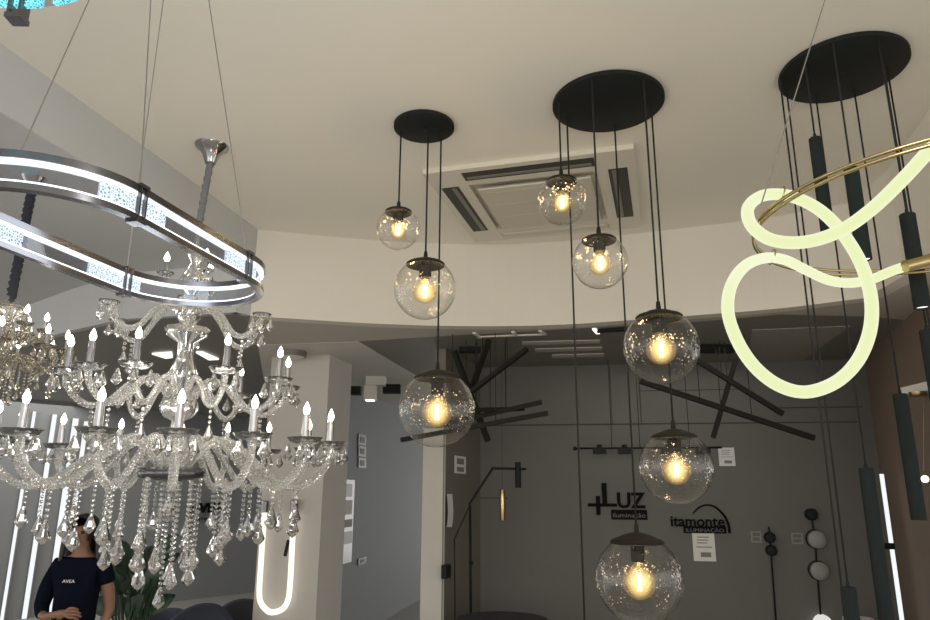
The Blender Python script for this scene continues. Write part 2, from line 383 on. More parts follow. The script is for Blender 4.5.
# square column
c0, c1, c2 = [onZ(x, y, ZL).xy for x, y in ((272, 357), (330, 354), (352, 364))]
c3 = c0+(c2-c1)
struct('column', MB().prism([c0, c1, c2, c3], 0, ZL), M['column'], 'square off-white column right of the crystal chandelier')
# further walls
FA, FB = Vector((-8.56, 8.28)), Vector((-1.3, 16.4))
struct('wall_far', MB().panel(FA, FB, 0, ZL+.01, .1), M['farwall'], 'grey far wall with upright light strips')
GA, GB = Vector((-1.66, 8.1)), Vector((-.50, 14.2))
struct('wall_side', MB().panel(GA, GB, 0, ZL+.01, .1), M['bluewall'], 'blue-grey wall between the column and the white pilaster')

# ------------------------------------------------------------------ globe clusters
def disc(root, c, r, th, name='canopy'):
    m = MB().lathe([(0, 0), (r-.008, 0), (r, .006), (r, th-.004), (r-.004, th), (0, th)], (c.x, c.y, ZC-th), 64)
    return link(name, m, M['black'], root, 'auto')
def globe(root, c, R, cord_top, capk=.62):
    z = c.z
    m = MB(); a0 = math.asin(capk*.98); prof = []
    N = 22
    for i in range(N+1):                       # open-topped sphere
        t = a0+(PI-a0)*i/N; prof.append((R*math.sin(t), R*math.cos(t)))
    V = []; F = []; n = 48
    for r, h in prof:
        for j in range(n): V.append((c.x+max(r, 1e-4)*math.cos(2*PI*j/n), c.y+max(r, 1e-4)*math.sin(2*PI*j/n), z+h))
    for i in range(N):
        for j in range(n): F.append((i*n+j, (i+1)*n+j, (i+1)*n+(j+1) % n, i*n+(j+1) % n))
    g = link('glass_globe', MB().add(V, F), M['glass'], root, True)
    hc = R*math.cos(a0); rc = R*capk
    cap = MB().lathe([(0, hc-.004), (rc*.9, hc-.006), (rc, hc-.002), (rc*1.02, hc+.006), (rc*.93, hc+.05*R+.006), (rc*.75, hc+.12*R), (rc*.5, hc+.19*R), (rc*.22, hc+.235*R), (.012, hc+.25*R), (.009, hc+.25*R+.035), (.004, hc+.25*R+.04)], c, 40)
    link('cap', cap, M['graphite'], g, 'auto')
    sr = .028 if R < .13 else .032
    zb = hc-.42*R
    sk = MB().lathe([(0, zb), (sr*.9, zb), (sr, zb+.005), (sr, hc), (0, hc)], c, 24)
    link('socket', sk, M['graphite'], g, 'auto')
    br = min(.40*R, .078); bz = zb-br*1.15
    bp = [(0, bz-br)]+[(br*math.sin(t), bz-br*math.cos(t)) for t in [PI*k/14 for k in range(1, 10)]]+[(br*.62, bz+br*.72), (.019, bz+br*1.05), (.016, zb+.002)]
    link('bulb', MB().lathe(bp, c, 24), M['bulbglass'], g, True)
    f = MB()
    for k in range(4):
        a = k*PI/2+.5; x, y = c.x+.008*math.cos(a), c.y+.008*math.sin(a)
        f.tube([(x, y, z+bz-br*.5), (x, y, z+bz+br*.5)], .0032, 6)
    link('filament', f, M['filament'], g)
    link('filament_glow', MB().sphere((c.x, c.y, z+bz), br*.85, 20, 14, (1, 1, 1.12)), M['core'], g, True)
    link('cord', MB().tube([(c.x, c.y, z+hc+.25*R+.03), (c.x, c.y, cord_top)], .0048, 8), M['blackrough'], root, True)
    ld = bpy.data.lights.new('globe_bulb_light', 'POINT'); ld.energy = BULB_W; ld.color = (1., .74, .42); ld.shadow_soft_size = .03
    lo = bpy.data.objects.new('globe_bulb_light', ld); COL.objects.link(lo); lo.location = Vector((c.x, c.y, z+bz))-origin_of(g); lo.parent = g
BULB_W = 3.0
def cluster(cpx, r, label, globes, extra=()):
    c = onZ(*cpx, ZC-.03); root = thing('globe_pendant_cluster', (c.x, c.y, ZC), label, 'pendant lamp')
    disc(root, c, r, .03)
    link('centre_screw', MB().lathe([(0, -.008), (.01, -.008), (.012, 0), (0, 0)], (c.x, c.y, ZC-.03), 12), M['black'], root)
    for (ax, ay), (gx, gy), rp in globes:
        a = onZ(ax, ay, ZC-.03); g = onY(gx, gy+1.8, a.y)
        dep = a.y*math.cos(PITCH)+(g.z-CAMH)*math.sin(PITCH)
        globe(root, g, rp*dep/FP, ZC-.03)
    return root
cluster((424, 129.5), .170, 'small round black canopy with three clear glass globes, leftmost of the globe pendants',
        [((401, 132), (398, 227), 21.5), ((429, 126), (425, 287), 31), ((441, 132), (437, 407), 38)])
cluster((608, 106), .29, 'wide round black canopy with clear glass globes on long cords, middle of the three canopies',
        [((562, 102), (562, 199), 25), ((597, 79), (600, 260), 27.5), ((646, 79), (661, 345), 37), ((655, 105), (676, 465), 36.2), ((619, 126), (639, 577), 42.8), ((574, 118), (587, 690), 40)])

# ------------------------------------------------------------------ black cylinder cluster
c = onZ(842.5, 73, ZC-.03)
root = thing('cylinder_pendant_cluster', (c.x, c.y, ZC), 'round black canopy with slim black tube spotlights, rightmost and nearest of the canopies', 'pendant lamp')
disc(root, c, .285, .03)
link('centre_screw', MB().lathe([(0, -.008), (.01, -.008), (.012, 0), (0, 0)], (c.x, c.y, ZC-.03), 12), M['black'], root)
for (ax, ay), (tx, ty), (bx, by), wpx in [((803, 58), (815, 138), (826, 240), 12), ((840, 43), (851, 168), (867, 260), 14), ((878, 39), (907, 214), (916, 308), 17),
        ((898, 55), (927, 330), (940, 445), 20), ((858, 90), (900, 394), (916, 520), 14), ((821, 96), (866, 468), (884, 640), 16), ((794, 89), (848, 587), (858, 690), 17),
        ((785, 76), (848, 640), (860, 740), 17), ((890, 68), (962, 520), (980, 640), 17)]:
    a = onZ(ax, ay, ZC-.03); t = onY(tx, ty, a.y); b = onY(bx, by, a.y)
    dep = a.y*math.cos(PITCH)+(t.z-CAMH)*math.sin(PITCH); r = wpx/2*dep/FP
    r = min(max(r, .0235), .0305)
    h = t.z-b.z
    cy = link('spot_tube', MB().lathe([(r*.78, .012), (r*.82, 0), (r, 0), (r, h-.004), (r-.004, h), (.008, h), (.006, h+.02), (.003, h+.022)], (t.x, t.y, b.z), 28), M['tube'], root, 'auto')
    link('lens', MB().lathe([(0, .006), (r*.8, .006), (r*.8, .012), (0, .012)], (t.x, t.y, b.z), 20), M['lens'], cy)
    link('cord', MB().tube([(t.x, t.y, t.z+.015), (t.x, t.y, ZC-.03)], .0042, 8), M['blackrough'], root, True)

# ------------------------------------------------------------------ air conditioner in the ceiling
def acpt(px, py): return onZ(px, py, ZC).xy
ac_u = Vector((.962, -.273)); ac_c = Vector((.535, 4.645))-Vector((.273, .962))*.06+ac_u*.02; ac_v = Vector((-ac_u.y, ac_u.x))
def AC(u, v): p = ac_c+ac_u*u+ac_v*v; return (p.x, p.y)
root = thing('ceiling_air_conditioner', (ac_c.x, ac_c.y, ZC), 'square white cassette air conditioner flush in the cream ceiling', 'air conditioner')
H = .66
def arect(u0, u1, v0, v1): return [AC(u0, v0), AC(u1, v0), AC(u1, v1), AC(u0, v1)]
fr = MB(); a, b, q = .61, .49, .42
for u0, u1, v0, v1 in ((-H, H, -H, -a), (-H, H, a, H), (-H, -a, -a, a), (a, H, -a, a), (-a, -q, -a, -q), (q, a, -a, -q), (-a, -q, q, a), (q, a, q, a),
                       (-b, -q, -q, q), (q, b, -q, q), (-q, q, -b, -q), (-q, q, q, b)):
    fr.prism(arect(u0, u1, v0, v1), ZC-.035, ZC-.001)
link('frame', fr, M['acwhite'], root)
gl = MB().prism(arect(-.375, .375, -.35, .39), ZC-.048, ZC-.036)
for k in range(3): gl.prism(arect(-.33, .33, -.30+.22*k, -.295+.22*k), ZC-.0495, ZC-.047)
link('grille', gl, M['acgrille'], root)
link('grille_joint', MB().prism(arect(-.388, .388, -.363, .403), ZC-.0365, ZC-.0345), M['acjoint'], root)
for k in range(4):
    d = MB(); v = MB()
    for (u0, u1, v0, v1, zz, mm) in ((-.415, .415, b, a, -.030, d), (-.40, .40, b+.022, b+.052, -.0335, v)):
        rc = arect(u0, u1, v0, v1) if k == 0 else arect(u0, u1, -v1, -v0) if k == 1 else arect(v0, v1, u0, u1) if k == 2 else arect(-v1, -v0, u0, u1)
        mm.prism(rc, ZC+zz-.006, ZC+zz)
    sl = link('outlet', d, M['acdark'] if k else M['acgrille'], root); link('vane', v, M['acvane'] if k else M['acwhite'], sl)
# ------------------------------------------------------------------ crystal chandelier
def put(name, mesh_obj, parent, loc, rz=0.):
    c = mesh_obj.copy(); c.name = name; COL.objects.link(c); c.parent = parent; c.location = loc; c.rotation_euler = (0, 0, rz); return c
def drop_mesh(k=1.):
    return MB().lathe([(.0, 0), (.006*k, -.004*k), (.012*k, -.018*k), (.020*k, -.045*k), (.034*k, -.078*k), (.032*k, -.088*k), (.016*k, -.106*k), (0, -.118*k)], (0,0,0), 8)
def flame_mesh(h=.085, r=.021):
    return MB().lathe([(.007, 0), (r*.75, h*.13), (r, h*.32), (r*.9, h*.5), (r*.55, h*.74), (r*.2, h*.92), (0, h)], (0,0,0), 12)
def dish_mesh(r, h):
    return MB().lathe([(.012, -h*.5), (r*.35, -h*.55), (r*.8, -h*.25), (r*.95, h*.35), (r*1.02, h*.5), (r*.93, h*.45), (r*.75, -.02*h), (r*.3, -h*.3), (0, -h*.3)], (0,0,0), 20, flute=.07)
def beads_mesh(L, pitch=.026, r=.0105):
    m = MB(); n = max(2, int(L/pitch))
    for i in range(n): m.sphere((0, 0, -pitch*(i+.5)), r, 6, 4, (1, .7, 1))
    return m, n*pitch

def chandelier(center, root, glass, armmat, tiers, stem, strands, k=1.):
    """tiers: dicts path, angles, candle (None or (height, tube radius)), dish, drops"""
    proto_parts = {}
    for T in tiers:
        first = None
        for ang in T['angles']:
            th = math.radians(ang); rz = th-PI/2      # arm built along +x; 0 deg looks to the camera
            if first is None:
                P = spline([(r, 0, z) for r, z in T['path']], T.get('n', 14))
                arm = link('arm', MB().tube(P, T['r'], 10, flute=.26, twist=62.), armmat, root, False)
                for v in arm.data.vertices: v.co += origin_of(root)      # vertices were given local
                tip = P[-1]
                dm = link('drip_pan', dish_mesh(T['dish'], T['dish']*.38), glass, arm, True, True, at=(tip.x, 0, tip.z+.012))
                if T.get('candle'):
                    ch, cr = T['candle']
                    link('candle', MB().lathe([(cr*1.5, 0), (cr*1.5, .012), (cr, .018), (cr*.9, ch), (0, ch)], (0,0,0), 12), M['candle'], arm, 'auto', True, at=(tip.x, 0, tip.z+.014))
                    link('flame_bulb', flame_mesh(*T['flame']), M['flame'], arm, True, True, at=(tip.x, 0, tip.z+.014+ch))
                dk = T.get('dropk', .8)
                dp = None
                for q in range(T['drops']):
                    a = 2*PI*q/T['drops']+.4; pos = (tip.x+T['dish']*.95*math.cos(a), T['dish']*.95*math.sin(a), tip.z-.004)
                    if dp is None: dp = link('crystal_drop', drop_mesh(dk), glass, arm, False, True, at=pos)
                    else: put('crystal_drop', dp, arm, pos, a)
                if T.get('dip'):
                    L = T['diplen']; bm, LL = beads_mesh(L)
                    b = link('bead_strand', bm, glass, arm, False, True, at=(T['dip'][0], 0, T['dip'][1]))
                    put('crystal_drop', dp, arm, (T['dip'][0], 0, T['dip'][1]-LL))
                arm.rotation_euler = (0, 0, rz); first = arm
            else:
                c = copy_tree(first, root); c.rotation_euler = (0, 0, rz)
    for nm, prof, mt, sm in stem:
        link(nm, MB().lathe([(r, z) for r, z in prof], origin_of(root), 20, flute=.0 if mt is not glass else .06), mt, root, sm)
    dp = link('crystal_drop', drop_mesh(strands[0]), glass, root, False, True, at=(0, 0, strands[1]))
    protos = {}
    for r, ang, z, L in strands[2]:
        key = round(L, 2)
        th = math.radians(ang); loc = (r*math.sin(th), -r*math.cos(th), z)
        if key not in protos:
            bm, LL = beads_mesh(L, .026*k, .0105*k)
            b = link('bead_strand', bm, glass, root, False, True, at=loc); put('crystal_drop', dp, b, (0, 0, -LL), random.random()*3); protos[key] = b
        else:
            b = copy_tree(protos[key], root); b.location = loc

can = onZ(212, 146, ZC)
ax = onY(179, 410, can.y); AX = Vector((ax.x, ax.y, CAMH))
root = thing('crystal_chandelier', AX, 'large clear crystal chandelier with two tiers of lit candle bulbs and hanging drops', 'chandelier')
low_t = dict(path=[(.05, .05), (.10, .16), (.19, .245), (.29, .25), (.42, .15), (.55, .045), (.66, .015), (.76, .06), (.82, .14), (.83, .225)],
             angles=[0, 22.5, 45, 67.5, 90, 112.5, 135, 160, 180, -160, -135, -110, -88, -67, -27], r=.021, dish=.085, drops=4, dropk=.72, candle=(.125, .019), flame=(.066, .0165))
mid_t = dict(path=[(.05, .43), (.09, .52), (.17, .575), (.26, .54), (.35, .445), (.43, .41), (.50, .435), (.555, .50), (.565, .555)],
             angles=[0, 42, 80, 112, 165, -155, -128, -50, -26], r=.018, dish=.075, drops=4, dropk=.72, candle=(.125, .017), flame=(.063, .016), dip=(.43, .39), diplen=.09)
top_t = dict(path=[(.04, .93), (.07, .985), (.13, 1.0), (.20, .94), (.27, .845), (.335, .82), (.40, .855), (.44, .92)],
             angles=[20, 80, 140, 200, 260, 320], r=.017, dish=.05, drops=4, dropk=.62, dip=(.335, .80), diplen=.11)
crown_t = dict(path=[(.03, 1.14), (.07, 1.12), (.12, 1.13), (.15, 1.17)], angles=[165, 45, -75], r=.010, dish=.045, drops=3, dropk=.5, candle=(.07, .012), flame=(.06, .016))
stem = [('stem', [(.0, 1.46), (.012, 1.46), (.014, 1.38), (.04, 1.34), (.045, 1.30), (.02, 1.26), (.05, 1.2), (.07, 1.15), (.06, 1.11), (.022, 1.07), (.03, 1.03), (.06, .99), (.06, .93), (.03, .88), (.10, .84), (.115, .875), (.10, .83), (.04, .79), (.045, .70), (.075, .62), (.05, .55), (.03, .50)], M['crystal'], True),
        ('hub', [(.0, .52), (.055, .50), (.09, .46), (.095, .42), (.07, .38), (.03, .36), (.035, .30), (.055, .22), (.05, .14), (0, .13)], M['crystal'], True),
        ('hub_plate', [(0, .115), (.16, .11), (.175, .085), (.165, .06), (.06, .045), (0, .04)], M['darkchrome'], True),
        ('collar', [(0, 1.50), (.01, 1.50), (.016, 1.47), (.012, 1.44), (0, 1.44)], M['chrome'], True)]
st = []
for i in range(10): st.append((.13, i*36+6, .04, .42 if i % 2 else .36))
for i in range(14): st.append((.28, i*25.7, .06, .30 if i % 2 else .36))
for i in range(16): st.append((.47, i*22.5+9, .06, .20 if i % 2 else .25))
for i in range(15): st.append((.66, low_t['angles'][i], .0, .08 if i % 2 else .13))
st = [q for i, q in enumerate(st) if not (.03 < q[0]*math.sin(math.radians(q[1])) < .26 and (q[0] > .2) and i % 3)]
st.append((0, 0, .04, .52))
chandelier(AX, root, M['crystal'], M['arm'], [low_t, mid_t, top_t, crown_t], stem, (.95, -.02, st))
# canopy and sleeved chain
m = MB().lathe([(0, -.115), (.03, -.115), (.036, -.10), (.05, -.06), (.07, -.03), (.095, -.012), (.10, 0), (0, 0)], (can.x, can.y, ZC), 28)
link('canopy', m, M['chrome'], root, 'auto')
top = Vector((can.x, can.y, ZC-.11)); bot = AX+Vector((0, 0, 1.48))
pts = [top.lerp(bot, i/24)+Vector((.0025*math.sin(i*1.9), .002*math.cos(i*2.3), 0)) for i in range(25)]
link('chain', MB().tube(pts, [.021+.0025*math.sin(i*2.2) for i in range(25)], 8), M['chain'], root, True)

# second, champagne chandelier at the left edge
gp = onY(2, 352, 3.6); GX = Vector((gp.x, gp.y, gp.z))
root = thing('champagne_chandelier', GX, 'champagne coloured crystal chandelier cut by the left edge, on a black sleeved chain', 'chandelier')
g_t = dict(path=[(.04, -.10), (.10, -.03), (.18, -.03), (.28, -.10), (.36, -.12), (.43, -.07), (.45, 0.)], angles=[30, 70, 100, 135, 165, 200, 240, 290, 330], r=.016, dish=.075, drops=5, dropk=.6, candle=(.10, .014), flame=(.08, .019))
g_u = dict(path=[(.03, .12), (.08, .18), (.15, .16), (.20, .10), (.25, .13), (.26, .18)], angles=[60, 120, 180, 240, 300, 0], r=.012, dish=.06, drops=5, dropk=.6, candle=(.08, .012), flame=(.075, .019))
gs = [('stem', [(0, .44), (.015, .44), (.03, .40), (.10, .37), (.12, .33), (.05, .28), (.04, .2), (.07, .12), (.06, .02), (.03, -.06), (.09, -.12), (.07, -.2), (0, -.24)], M['amber'], True)]
st = [(.10, i*45, -.18, .16) for i in range(8)]+[(.22, i*30+10, -.08, .18) for i in range(12)]+[(.38, i*24, -.10, .10 if i % 2 else .16) for i in range(15)]+[(.14, i*36, .36, .2) for i in range(10)]
chandelier(GX, root, M['amber'], M['amber'], [g_t, g_u], gs, (.6, -.22, st))
GK = .68; root.scale = (GK, GK, GK)
cbot = GX+Vector((0, 0, .44*GK)); ctop = Vector((GX.x+.01, GX.y, ZM-.05))
def G(p): return GX+(Vector(p)-GX)/GK
pts = [G(ctop.lerp(cbot, i/50)+Vector((.004*math.sin(i*2.1), 0, 0))) for i in range(51)]
link('chain', MB().tube(pts, [(.024+.004*math.sin(i*2.3))/GK for i in range(51)], 8), M['darkchain'], root, True)
link('canopy', MB().lathe([(0, -.09), (.04, -.085), (.09, -.01), (.095, 0), (0, 0)], G((ctop.x, ctop.y, ZM)), 20), M['chrome'], root, 'auto')

# ------------------------------------------------------------------ race-track light ring
def ring_lamp(name, label, C, axis, straight, R, zc, panels, etch, brackets, canopy, hgt=.098, rail=True):
    ax_ = Vector((axis[0], axis[1])).normalized(); nx = Vector((-ax_.y, ax_.x))
    def pt(s, r=R):        # s in metres along the centre line (radius R), start at right straight
        L1 = straight; L2 = PI*R; tot = 2*L1+2*L2; s %= tot
        if s < L1: p = ax_*(s-L1/2)-nx*r
        elif s < L1+L2: a = (s-L1)/R; p = ax_*(L1/2)+ax_*(r*math.sin(a))-nx*(r*math.cos(a))
        elif s < 2*L1+L2: p = ax_*(L1/2-(s-L1-L2))+nx*r
        else: a = (s-2*L1-L2)/R; p = -ax_*(L1/2)-ax_*(r*math.sin(a))+nx*(r*math.cos(a))
        return Vector((C[0]+p.x, C[1]+p.y))
    tot = 2*straight+2*PI*R
    def band(s0, s1, r0, r1, z0, z1):
        m = MB(); n = max(2, int((s1-s0)/.03)); full = abs(s1-s0-tot) < 1e-6; V = []; F = []
        k = n if full else n+1
        for i in range(k):
            s = s0+(s1-s0)*i/n
            a, b = pt(s, r0), pt(s, r1)
            V += [(a.x, a.y, z0), (b.x, b.y, z0), (b.x, b.y, z1), (a.x, a.y, z1)]
        for i in range(n):
            o, q = 4*i, 4*((i+1) % k)
            for j in range(4): F.append((o+j, o+(j+1) % 4, q+(j+1) % 4, q+j))
        if not full: F += [(3, 2, 1, 0), (4*n, 4*n+1, 4*n+2, 4*n+3)]
        return m.add(V, F)
    root = thing(name, (C[0], C[1], zc), label, 'pendant lamp')
    t = hgt
    link('top_rail', band(0, tot, R-.013, R+.013, zc+t*.30, zc+t*.5), M['darkchrome'], root, 'auto')
    if rail: link('bottom_rail', band(0, tot, R-.013, R+.013, zc-t*.5, zc-t*.33), M['darkchrome'], root, 'auto')
    link('upper_light_strip', band(0, tot, R-.008, R+.008, zc+t*.19, zc+t*.30), M['led'], root)
    if rail: link('lower_light_strip', band(0, tot, R-.008, R+.008, zc-t*.33, zc-t*.26), M['led'], root)
    link('acrylic_band', band(0, tot, R-.003, R+.003, zc-t*.26, zc+t*.19), M['acrylic'], root)
    for s0, s1 in panels:
        link('etched_panel', band(s0, s1, R-.006, R+.006, zc-t*.26, zc+t*.19), etch, root)
    for s in brackets[:3]:
        p = pt(s); q = pt(s+.01); d = (q-p).normalized(); rz = math.atan2(d.y, d.x)
        b = MB(); Rm = Matrix.Rotation(rz, 3, 'Z')
        for o in (-.012, .012):
            b.box((p.x+d.x*o, p.y+d.y*o, zc), (.006, .034, t*1.02), Rm)
        b.box((p.x, p.y, zc+t*.5), (.036, .036, .010), Rm); b.box((p.x, p.y, zc-t*.5), (.036, .036, .012), Rm)
        link('bracket', b, M['darkchrome'], root)
    if canopy:
        cc = Vector(canopy[0])
        link('canopy', MB().lathe([(0, -.03), (.11, -.03), (.115, 0), (0, 0)], (cc.x, cc.y, ZC), 32), M['darkchrome'], root, 'auto')
        for s, (wx, wy) in zip(brackets, canopy[1]):
            p = pt(s); tp = onZ(wx, wy, ZC) if wx is not None else Vector((cc.x, cc.y, ZC))
            link('wire', MB().tube([(p.x, p.y, zc+t*.5), (tp.x, tp.y, ZC-.005)], .0022, 6), M['wire'], root)
    return root, pt, tot
zr = CAMH+.73; ah = Vector((.16, .67)).normalized(); nh = Vector((-ah.y, ah.x))
pn, pf = Vector((-.91, 1.60)), Vector((-1.24, 2.48))
Wd = abs((pn-pf).dot(nh)); Rr = Wd/2
end = onZ(261, 284, zr).xy                       # outermost point of the far cap
mid_line = pn+nh*((pf-pn).dot(nh)/2)             # a point on the centre line
capc = mid_line+ah*((end-mid_line).dot(ah)-Rr)
stn = .58
Cc = capc-ah*(stn/2)+ah*.098-nh*.012
tot = 2*stn+2*PI*Rr
def spx(px, py, zz=zr):
    """arc position on the track for a pixel"""
    best = None
    for i in range(600):
        s = tot*i/600
        L1 = stn; L2 = PI*Rr
        if s < L1: p = ah*(s-L1/2)-nh*Rr
        elif s < L1+L2: a = (s-L1)/Rr; p = ah*(L1/2+Rr*math.sin(a))-nh*(Rr*math.cos(a))
        elif s < 2*L1+L2: p = ah*(L1/2-(s-L1-L2))+nh*Rr
        else: a = (s-2*L1-L2)/Rr; p = -ah*(L1/2+Rr*math.sin(a))+nh*(Rr*math.cos(a))
        q = Cc+p; d = (q-onZ(px, py, zz).xy).length
        if best is None or d < best[0]: best = (d, s)
    return best[1]
sA, sB, sC, sD, sE, sF = [spx(*p) for p in ((98, 188), (160, 220), (220, 256), (257, 272), (90, 267), (140, 286))]
sG, sH = spx(-30, 218), spx(22, 239)
panels = [(max(a, b)-tot, min(a, b)) if abs(a-b) > tot/2 else (min(a, b), max(a, b)) for a, b in ((sA, sB), (sC, sD), (sE, sF), (sG, sH))]
br = [spx(132, 205), spx(243, 267), spx(122, 282), spx(8, 160)]
ring_lamp('oval_ring_pendant', 'oval smoked-chrome ring pendant with white light strips and etched panels above the chandelier', Cc, ah, stn, Rr, zr, panels, M['etched'], br,
          (Vector((Cc.x, Cc.y)), [(152, -20), (206, -20), (166, -20), (118, -65)]))
# blue ring at the top left corner
p0, p1 = onZ(2, 4, CAMH+1.05), onZ(74, -6, CAMH+1.05)
d = (p1-p0).xy.normalized(); nn = Vector((d.y, -d.x))
R2 = .34; mid = (p0.xy+p1.xy)/2; cc2 = mid+nn*(R2-.03)
tt = 2*PI*R2
a_ = Vector((1, 0))
base = tt*.25
pl = []
for k in range(12): pl.append((tt*k/12+.016, tt*(k+1)/12-.016))
brs = [tt*k/12+.07 for k in (0, 3, 6, 9)]
ring_lamp('round_ring_pendant', 'blue-white etched ring pendant cut off by the top left corner', cc2, d, 0.0001, R2, CAMH+1.09, pl, M['etchedblue'], brs,
          (Vector((cc2.x, cc2.y)), [(None, None)]*4), .13, False)

# ------------------------------------------------------------------ knotted tube light on a gold ring
gz = CAMH+.85
gn, gf, gl_ = onZ(850, 168, gz), onZ(850, 273, gz), onZ(757, 226, gz)
# circle through three plan points
(x1, y1), (x2, y2), (x3, y3) = gn.xy, gf.xy, gl_.xy
D = 2*(x1*(y2-y3)+x2*(y3-y1)+x3*(y1-y2))
ux = ((x1*x1+y1*y1)*(y2-y3)+(x2*x2+y2*y2)*(y3-y1)+(x3*x3+y3*y3)*(y1-y2))/D
uy = ((x1*x1+y1*y1)*(x3-x2)+(x2*x2+y2*y2)*(x1-x3)+(x3*x3+y3*y3)*(x2-x1))/D
gr = math.hypot(x1-ux, y1-uy)
root = thing('knotted_tube_pendant', (ux, uy, gz), 'looped green-white glowing tube light knotted around a thin gold ring', 'pendant lamp')
m = MB()
for dz, rr in ((.008, 0), (-.008, 0)):
    m.tube([(ux+(gr+rr)*math.cos(2*PI*i/72), uy+(gr+rr)*math.sin(2*PI*i/72), gz+dz) for i in range(72)], .0055, 8, True)
link('ring', m, M['gold'], root, True)
yn, yf = gn.y, gf.y
tp = [(990, 100, 1.70), (950, 133, 1.74), (930, 150, 1.76), (905, 177, 1.80), (873, 208, 1.85), (840, 231, 1.89), (805, 242, 1.94), (772, 240, 1.98), (752, 226, 2.02), (748, 208, 2.06), (762, 196, 2.10), (785, 195, 2.12), (808, 203, 2.12),
      (828, 217, 2.10), (846, 238, 2.08), (862, 266, 2.06), (871, 298, 2.05), (870, 330, 2.05), (858, 360, 2.05), (836, 382, 2.05), (806, 392, 2.05), (778, 385, 2.06), (754, 366, 2.08), (737, 340, 2.10), (728, 312, 2.12), (731, 286, 2.15), (745, 266, 2.24), (765, 258, 2.36),
      (785, 260, 2.46), (806, 270, 2.54), (828, 280, 2.60), (850, 283, 2.64), (872, 279, 2.65), (892, 271, 2.62), (907, 266, 2.58)]
P = spline([onY(x, y, Y) for x, y, Y in tp], 6)
link('light_tube', MB().tube(P, .0192, 16), M['neon'], root, True)
e1 = onY(905, 266.5, 2.56); e2 = onY(934, 259, 2.56); e3 = onY(922, 262, 2.56)
link('connector', MB().tube([e1, e2], .024, 14), M['gold'], root, 'auto')
pp = spline([onY(x, y, Y) for x, y, Y in ((930, 259.5, 2.56), (950, 254, 2.55), (985, 240, 2.5), (1020, 200, 2.3), (1020, 140, 1.9), (990, 100, 1.70))], 6)
link('light_tube', MB().tube(pp, .0192, 14), M['neon'], root, True)
for (x, y, Y) in ((781, 195, 2.11), (772, 257, 2.40)):
    p = onY(x, y, Y)
    link('clip', MB().tube([(p.x+.026*math.sin(t)*.3, p.y+.026*math.cos(t), p.z+.026*math.sin(t)) for t in [2*PI*i/20 for i in range(20)]], .003, 6, True), M['gold'], root, True)
w = onZ(761, 205, gz); wt = onZ(838, -42, ZC)
link('wire', MB().tube([(w.x, w.y, gz), (wt.x, wt.y, ZC)], .0022, 6), M['wire'], root)
link('canopy', MB().lathe([(0, -.03), (.10, -.03), (.105, 0), (0, 0)], (wt.x+.1, wt.y, ZC), 28), M['gold'], root, 'auto')
an = -.15
link('wire', MB().tube([(ux+gr*math.cos(an), uy+gr*math.sin(an), gz), (ux+gr*math.cos(an), uy+gr*math.sin(an), ZC)], .0022, 6), M['wire'], root)
# ------------------------------------------------------------------ stick pendants
def sticks(label, can_px, Y, bars, w=.045, cs=(.36, .22)):
    c = onZ(*can_px, ZL); root = thing('stick_pendant', (c.x, c.y, ZL), label, 'pendant lamp')
    link('canopy', MB().box((c.x, c.y, ZL-.02), (*cs, .04)), M['black'], root)
    for (ax, ay, aY), (bx, by, bY) in bars:
        a, b = onY(ax, ay, aY), onY(bx, by, bY)
        link('stick', MB().beam(a, b, w, w*.8), M['stick'], root)
        for t in (.35, .65):
            p = a.lerp(b, t)
            if p.z < ZL-.06: link('cord', MB().tube([p, (p.x, p.y, ZL-.003)], .0035, 5), M['blackrough'], root)
    return root
sticks('fan of dark bronze stick lights on thin cords behind the lowest small-cluster globe', (470, 348), 6.0,
       [((454, 351, 6.0), (488, 441, 6.3)), ((489, 340, 5.75), (471, 391, 6.2)), ((527, 349, 5.8), (472, 391, 6.1)), ((523, 409, 6.2), (472, 410, 5.9)), ((542, 402, 6.0), (440, 425, 6.1)), ((548, 413, 5.7), (401, 440, 5.9))], .045, (.2, .12))
sticks('crossing dark stick lights on thin cords, above the sign with the arc', (716, 347), 6.0,
       [((690, 356, 6.1), (783, 414, 6.0)), ((640, 381, 5.8), (814, 438, 5.75)), ((736, 359, 6.1), (713, 438, 6.2))], .05)

# ------------------------------------------------------------------ things on the back wall
def bquad(m, x0, y0, x1, y1, d, t):
    """box on the back wall between two pixels"""
    a, b = onB(x0, y1, d), onB(x1, y0, d)
    c = (a+b)/2; n = Vector((math.sin(BRZ), -math.cos(BRZ), 0))
    m.box(c-n*(0)+n*(-t/2), (math.hypot(b.x-a.x, b.y-a.y), t, abs(b.z-a.z)), Matrix.Rotation(BRZ, 3, 'Z')); return m
def btext(txt, x0, y1, x1, cap_px, d, bold=0., capk=.73):
    a, b = onB(x0, y1, d), onB(x1, y1, d); h = (onB(x0, y1-cap_px, d)-a).length/capk
    return moved(text_mesh(txt, h, .006, math.hypot(b.x-a.x, b.y-a.y), bold), a, BRZ)
root = thing('wall_sign', onB(618, 520), 'black sign with a tall plus shape above a small plate on the dark back wall', 'sign')
m = MB(); bquad(m, 588, 503.5, 617, 506.5, .02, .02); bquad(m, 596.5, 496, 600, 515, .02, .02); bquad(m, 602.5, 483, 606.5, 506.5, .02, .02)
link('plus_and_letter', m, M['letter'], root)
link('lettering', btext('UZ', 617.5, 507.5, 646, 15.5, .02, .006), M['letter'], root)
bar = link('plate', bquad(MB(), 611.5, 510, 647, 519.5, .016, .016), M['letter'], root)
link('plate_lettering', btext('iluminação', 613, 517.3, 645.5, 4.6, .022, .0, .7), M['letterpale'], bar)
root = thing('wall_sign', onB(706, 533), 'black lettered sign under a curved arc on the dark back wall', 'sign')
link('lettering', btext('itamonte', 671, 526, 725, 11, .02, .003), M['letter'], root)
